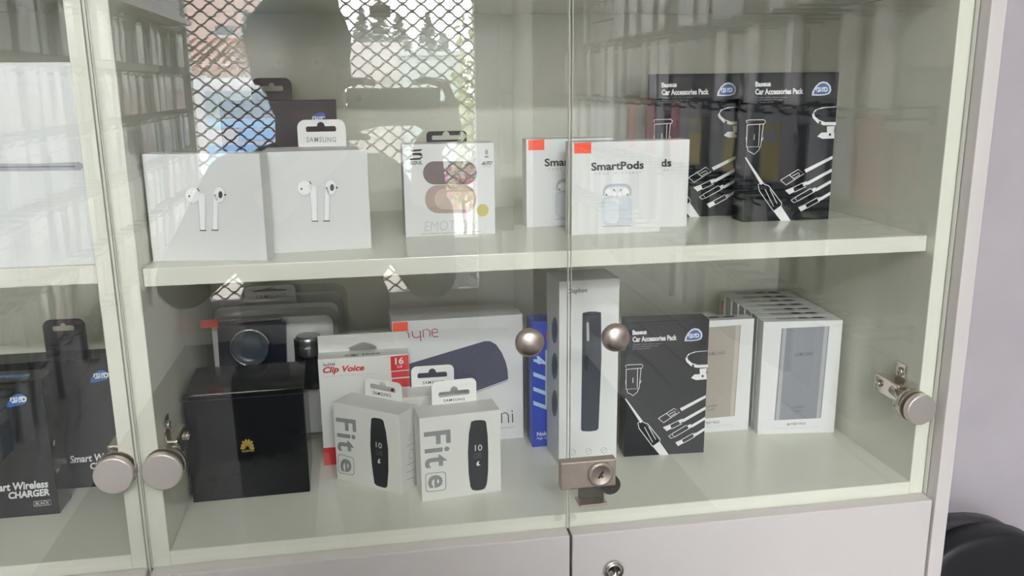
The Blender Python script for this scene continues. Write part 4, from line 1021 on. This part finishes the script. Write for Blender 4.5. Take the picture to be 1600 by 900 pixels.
# eyes, hair, clothes
for s in (-1, 1):
    bm = bmesh.new(); c = hd+V((s*0.032, 0.073, 0.008))
    c = c+V((0, -0.0035, 0)); ball(bm, c, 0.0120, 16); ball(bm, c+V((0, 0.0085, 0)), (0.0056, 0.0045, 0.0056), 12, mi=1)
    obj('eye', put(bm), [mat('eye_white', (232, 228, 222), 0.2), mat('iris_brown', (60, 40, 28), 0.2)], per_)
h_ = bmesh.new()
ball(h_, hd+V((0, -0.016, 0.050)), (0.092, 0.106, 0.094), 28); ball(h_, hd+V((0, -0.040, 0.000)), (0.088, 0.080, 0.080), 24)
for k in range(26):
    a = random.uniform(0, 2*pi); e = random.uniform(0.1, 1.3)
    ball(h_, hd+V((0.080*math.cos(a)*math.cos(e), -0.018+0.092*math.sin(a)*math.cos(e) - 0.01, 0.055+0.084*math.sin(e))), random.uniform(0.016, 0.026), 10)
for s in (-1, 1): limb(h_, [(hd+V((s*0.080, 0.024, 0.055)), 0.016), (hd+V((s*0.081, 0.022, 0.005)), 0.009)])
obj('hair', remesh(put(h_), 0.006, 2), HAIR, per_)
c_ = bmesh.new()
for z_, rx_, ry_ in ((0.0, 0.162, 0.107), (-0.10, 0.168, 0.123), (-0.22, 0.150, 0.119), (-0.32, 0.155, 0.119), (-0.42, 0.162, 0.123)):
    ball(c_, V((nk_.x, nk_.y-0.01, nk_.z-0.02+z_)), (rx_, ry_, 0.115), 24)
for sh, el, wr in ((shL, elL, wrL), (shR, elR, wrR)):
    limb(c_, [(nb+V((0, 0, -0.035)), 0.062), (sh, 0.066), (el, 0.053)])
    limb(c_, [(el, 0.052), (el.lerp(wr, 0.5), 0.048)])
cyl(c_, V((pel.x, pel.y, pel.z-0.10)), V((pel.x, pel.y, pel.z+0.08)), 0.150, 0.150, 24)
obj('shirt', remesh(put(c_), 0.007, 4), SHIRT, per_)
t_ = bmesh.new(); ball(t_, pel+V((0, 0, -0.01)), (0.158, 0.120, 0.115), 24)
for s, an in zip((-1, 1), feet):
    hip, kn = pel+V((s*0.085, 0, -0.03)), V((pel.x+s*0.10, pel.y+0.02, 0.46))
    limb(t_, [(hip, 0.096), (kn, 0.070), (an+V((0, 0, 0.02)), 0.056)])
obj('trousers', remesh(put(t_), 0.008, 3), TROUS, per_)
for an in feet:
    bm = bmesh.new(); limb(bm, [(V((an.x, an.y-0.02, 0.048)), 0.046), (V((an.x, an.y+0.14, 0.040)), 0.038)])
    for v in bm.verts: v.co.z = max(v.co.z, 0.003)
    obj('shoe', put(bm), mat('dark_shoe', (36, 34, 34), 0.5), per_)
ph_ = thing('phone', 'dark phone held sideways in the two hands of the person', 'phone', (pcx, yb-0.004, pcz-ph/2))
obj('body', bx((-pwid/2, -0.004, 0), (pwid/2, 0.0040, ph), 0.0035), mat('phone_back', (46, 46, 50), 0.2), ph_)
obj('screen', bx((-pwid/2+0.003, -0.0046, 0.003), (pwid/2-0.003, -0.0041, ph-0.003)), mat('phone_screen', (120, 124, 124), 0.1), ph_)
bm = bmesh.new()
for i in range(2): cyl(bm, (-pwid/2+0.020+0.02*i, 0.0041, ph-0.016), (-pwid/2+0.020+0.02*i, 0.0052, ph-0.016), 0.006, seg=16)
obj('lens', bm, mat('lens_black', (12, 12, 14), 0.1), ph_)

# ================================================================== THE STREET OUTSIDE THE DOOR
structure(obj('ground', bx((-30, -60, -0.12), (30, YD-0.1, -0.02)), mat('pale_paving', (206, 196, 188), 0.8, var=0.1, scale=2)))
def house(name, label, x0, x1, y0, y1, h, wall, roofm=None, roofh=1.2, wins=()):
    t = thing(name, label, 'building', ((x0+x1)/2, (y0+y1)/2, 0)); X, Y = (x0+x1)/2, (y0+y1)/2
    obj('wall', bx((x0-X, y0-Y, -0.02), (x1-X, y1-Y, h)), wall, t)
    if roofm:
        bm = bmesh.new(); rows_ = 14; n = 26; wv = (x1-x0+0.8)
        for r in range(rows_):                      # overlapping tile courses on the slope towards the shop
            ya, yb_ = (y1-Y+0.4) - (r*(y1-y0+0.4)/rows_)*0.9, (y1-Y+0.4) - ((r+1)*(y1-y0+0.4)/rows_)*0.9 - 0.05
            za, zb = h - 0.15 + roofh*r/rows_ + 0.05, h - 0.15 + roofh*(r+1)/rows_
            top, bot = [], []
            for i in range(n*4+1):
                x = -wv/2 + wv*i/(n*4); q = 0.035*abs(math.sin(pi*i/4))
                top.append(bm.verts.new((x, ya, za+q))); bot.append(bm.verts.new((x, yb_, zb+q)))
            for i in range(n*4): bm.faces.new((top[i], top[i+1], bot[i+1], bot[i]))
        o = obj('roof_tiles', bm, roofm, t); o['kind'] = 'stuff'
    for (a, b, c, d) in wins:
        f = obj('window', bx((a-X, y1-Y, c), (b-X, y1-Y+0.05, d)), mat('window_dark', (96, 100, 104), 0.2), t)
        obj('window_frame', bx((a-X-0.05, y1-Y+0.05, c-0.07), (b-X+0.05, y1-Y+0.08, c)), FRAME, f)
    return t
PINKW = mat('pinkish_render', (214, 190, 182), 0.85, var=0.06, scale=3); WHITEW = mat('white_render', (224, 216, 210), 0.85, var=0.05, scale=3)
TILE = mat('red_roof_tiles', (206, 150, 136), 0.8, var=0.3, scale=8)
D1 = 13.0
a = mir(230, 120, D1); b = mir(372, 100, D1); e = mir(330, 100, D1)
house('tiled_house', 'low pinkish house with a red tiled roof across the street, reflected at the left', a.x-2.5, b.x, -D1-4, -D1, e.z, WHITEW, TILE, mir(330, 52, D1+4).z-e.z)
a = mir(318, 60, 21); b = mir(378, 60, 21)
house('tall_house', 'tall pink house rising behind the tiled roof', a.x-1.5, b.x, -26, -21, mir(330, 0, 21).z+2.0, PINKW, None, 0, [(a.x+0.3, a.x+0.7, mir(330, 55, 21).z, mir(330, 40, 21).z)])
a = mir(548, 100, 11); b = mir(632, 100, 11)
wh = house('white_house', 'bright white building with a louvred vent, reflected right of the head', a.x, b.x, -14, -11, mir(600, 66, 11).z, WHITEW)
v0, v1 = mir(597, 121, 11), mir(613, 135, 11)
vt = obj('louvre_vent', bx((v0.x-wh.location.x, 1.5, v1.z), (v1.x-wh.location.x, 1.52, v0.z)), mat('vent_shade', (120, 116, 112), 0.6), wh)
for k in range(5):
    z_ = v1.z + (v0.z-v1.z)*(k+0.5)/5
    obj('louvre', bx((v0.x-wh.location.x, 1.521, z_-0.006), (v1.x-wh.location.x, 1.545, z_+0.010)), FRAME, vt)
a = mir(628, 100, 9); b = mir(724, 100, 9)
kz = mir(670, 80, 9).z
kt = thing('street_kiosk', 'pale teal street cabinet with a lamp on top, reflected right of the raised hand', 'kiosk', ((a.x+b.x)/2, -9.4, 0))
kw = (b.x-a.x)/2; TEAL = mat('pale_teal_paint', (186, 196, 192), 0.6)
obj('wall', bx((-kw, -0.4, -0.02), (kw, 0.38, kz-0.05), 0.03), TEAL, kt)
obj('door', bx((-kw*0.7, 0.38, 0.1), (kw*0.1, 0.40, kz*0.85), 0.005), mat('teal_door', (176, 188, 184), 0.6), kt)
obj('door', bx((kw*0.14, 0.38, 0.1), (kw*0.86, 0.40, kz*0.85), 0.005), mat('teal_door', (176, 188, 184), 0.6), kt)
obj('roof', bx((-kw-0.03, -0.44, kz-0.05), (kw+0.03, 0.42, kz), 0.015), TEAL, kt)
bm = bmesh.new(); lathe(bm, [(0.05, 0), (0.06, 0.03), (0.05, 0.08), (0.02, 0.10)], (-kw*0.25, 0, kz), (0, 0, 1), 16); obj('lamp_cap', bm, FRAME, kt)
# parked van
VD = 8.2
va, vb = mir(300, 120, VD), mir(455, 120, VD); vz = mir(350, 121, VD).z
vx = (va.x+vb.x)/2 + 0.02; vw = 0.86
van = thing('parked_van', 'white van with blue rear panel parked outside the door, reflected beside the head', 'van', (vx, -VD-2.0, 0))
VW = mat('van_white', (232, 232, 236), 0.25); VG = mat('van_glass', (120, 134, 142), 0.1); VBL = mat('van_blue_vinyl', (130, 172, 212), 0.35)
bm = bmesh.new()
prof = [(2.0, 0.30), (2.0, 0.85), (1.93, 1.05), (1.75, vz-0.08), (1.60, vz), (-0.9, vz), (-1.5, 1.02), (-2.2, 0.88), (-2.25, 0.30)]
plate(bm, [prof], lambda p, q, r: V((r*2*vw - vw, p, q)), 1.0)
bm.normal_update(); bmesh.ops.bevel(bm, geom=[e for e in bm.edges if len(e.link_faces) == 2 and e.calc_face_angle(0) > 1.2], offset=0.05, segments=2, affect='EDGES')
obj('body', bm, VW, van)
def back(name, x0, z0, x1, z1, m, t=0.012):
    f = lambda z: 2.0 if z < 0.85 else (2.0-(z-0.85)*0.35 if z < 1.05 else 1.93 - (z-1.05)*(0.18/(vz-1.13)))
    bm = bmesh.new(); 
    Q = [(x0, z0), (x1, z0), (x1, z1), (x0, z1)]
    A = [bm.verts.new((x, f(z)+0.002, z)) for x, z in Q]; B = [bm.verts.new((x, f(z)+t, z)) for x, z in Q]
    bm.faces.new(A); bm.faces.new(B); [bm.faces.new((A[i], A[(i+1) % 4], B[(i+1) % 4], B[i])) for i in range(4)]
    return obj(name, bm, m, van)
back('rear_window', -vw*0.48, 1.10, vw*0.8, vz-0.13, VG); back('blue_panel', -vw*0.46, 0.50, vw*0.84, 0.84, VBL)
back('blue_band', -vw*0.46, 1.00, vw*0.8, 1.08, mat('van_pale_blue', (150, 190, 220), 0.35)); back('licence_plate', -vw*0.12, 0.88, vw*0.28, 0.98, VBL, 0.02)
back('side_window', -vw*0.96, 1.08, -vw*0.62, vz-0.16, mat('van_green_glass', (128, 146, 142), 0.1))
for sx in (-1, 1):
    for y_ in (1.25, -1.5):
        bm = bmesh.new(); lathe(bm, [(0.22, 0), (0.31, 0.02), (0.32, 0.10), (0.31, 0.18), (0.2, 0.2)], (sx*(vw-0.02)-0.10, y_, 0.30), (1, 0, 0), 24); obj('wheel', bm, INK, van)
    obj('rear_lamp', bx((sx*vw*0.90-0.05, 1.96, 0.88), (sx*vw*0.90+0.05, 2.01, 1.04), 0.01), mat('lamp_red', (150, 50, 50), 0.3), van)
# trees
LEAF = mat('dark_conifer', (150, 152, 148), 0.8, var=0.4, scale=4); LEAF2 = mat('yellow_green_leaf', (184, 190, 140), 0.7, var=0.3, scale=6); BARK = mat('grey_bark', (104, 96, 90), 0.9)
def conifer(px, pytop, d, wd, label):
    tp = mir(px, pytop, d); t = thing('conifer', label, 'tree', (tp.x, tp.y, 0)); H = tp.z
    bm = bmesh.new(); tube(bm, [(0, 0, -0.02), (0, 0, H*0.98)], [0.10, 0.02], 8); obj('trunk', bm, BARK, t)
    bm = bmesh.new()
    for k in range(420):
        q = random.random()**0.7; z_ = H*(0.22+0.78*q); r_m = wd*(1-q)*0.5+0.06; a_ = random.uniform(0, 2*pi); r1 = r_m*random.uniform(0.5, 1.05)
        c0 = V((0, 0, z_)); c1 = V((r1*math.cos(a_), r1*math.sin(a_), z_-r1*0.25)); n_v = V((-math.sin(a_), math.cos(a_), 0))*(0.05+0.13*r1)
        bm.faces.new([bm.verts.new(c0), bm.verts.new(c0.lerp(c1, 0.6)+n_v+V((0, 0, -0.05))), bm.verts.new(c1), bm.verts.new(c0.lerp(c1, 0.6)-n_v+V((0, 0, -0.05)))])
    o = obj('foliage', bm, LEAF, t); o['kind'] = 'stuff'
for i, (px, py, d, wd) in enumerate(((622, 20, 16, 2.2), (668, 18, 19.5, 2.0), (692, 50, 13.5, 1.5), (384, 14, 18, 2.0), (564, 10, 23, 2.4), (590, -20, 27, 2.4))):
    conifer(px, py, d, wd, 'dark conifer outside, ' + ('left of the lock plate', 'just right of the lock plate', 'right of the tall conifers, above the street kiosk', 'beside the head, above the van', 'narrow and pale right of the head', 'tallest, cut by the top of the photo')[i])
def leafy(name, label, c, r, n, m, fl=None):
    t = thing(name, label, 'plant', (c.x, c.y, 0))
    bm = bmesh.new(); box(bm, (-0.16, -0.14, -0.02), (0.16, 0.14, 0.30), 0.02); obj('planter', bm, mat('planter_dark', (88, 88, 96), 0.5), t)
    bm = bmesh.new(); tube(bm, [(0, 0, 0.28), (0.02, 0, c.z*0.6), (0, 0, c.z)], 0.012, 6); obj('stem', bm, BARK, t)
    bm = bmesh.new(); b2 = bmesh.new()
    for k in range(n):
        p = V((random.gauss(0, r[0]), random.gauss(0, r[0]), c.z+random.gauss(0, r[1]))); s_ = random.uniform(0.02, 0.045)
        u1 = V((random.gauss(0, 1), random.gauss(0, 1), random.gauss(0, 1))).normalized(); u2 = u1.orthogonal().normalized()
        tgt = b2 if (fl and random.random() < 0.3) else bm
        tgt.faces.new([tgt.verts.new(p+u1*s_), tgt.verts.new(p+u2*s_*0.6), tgt.verts.new(p-u1*s_), tgt.verts.new(p-u2*s_*0.6)])
    o = obj('foliage', bm, m, t); o['kind'] = 'stuff'
    if fl: o = obj('flowers', b2, fl, t); o['kind'] = 'stuff'
    else: b2.free()
leafy('leafy_shrub', 'yellow-green shrub outside at the right door jamb', mir(736, 185, 5.6), (0.07, 0.28), 420, LEAF2)
leafy('flowering_shrub', 'low planter with pink flowers outside, low at the right door jamb', mir(722, 294, 5.2), (0.10, 0.06), 260, LEAF2, mat('pink_flower', (214, 100, 170), 0.6))
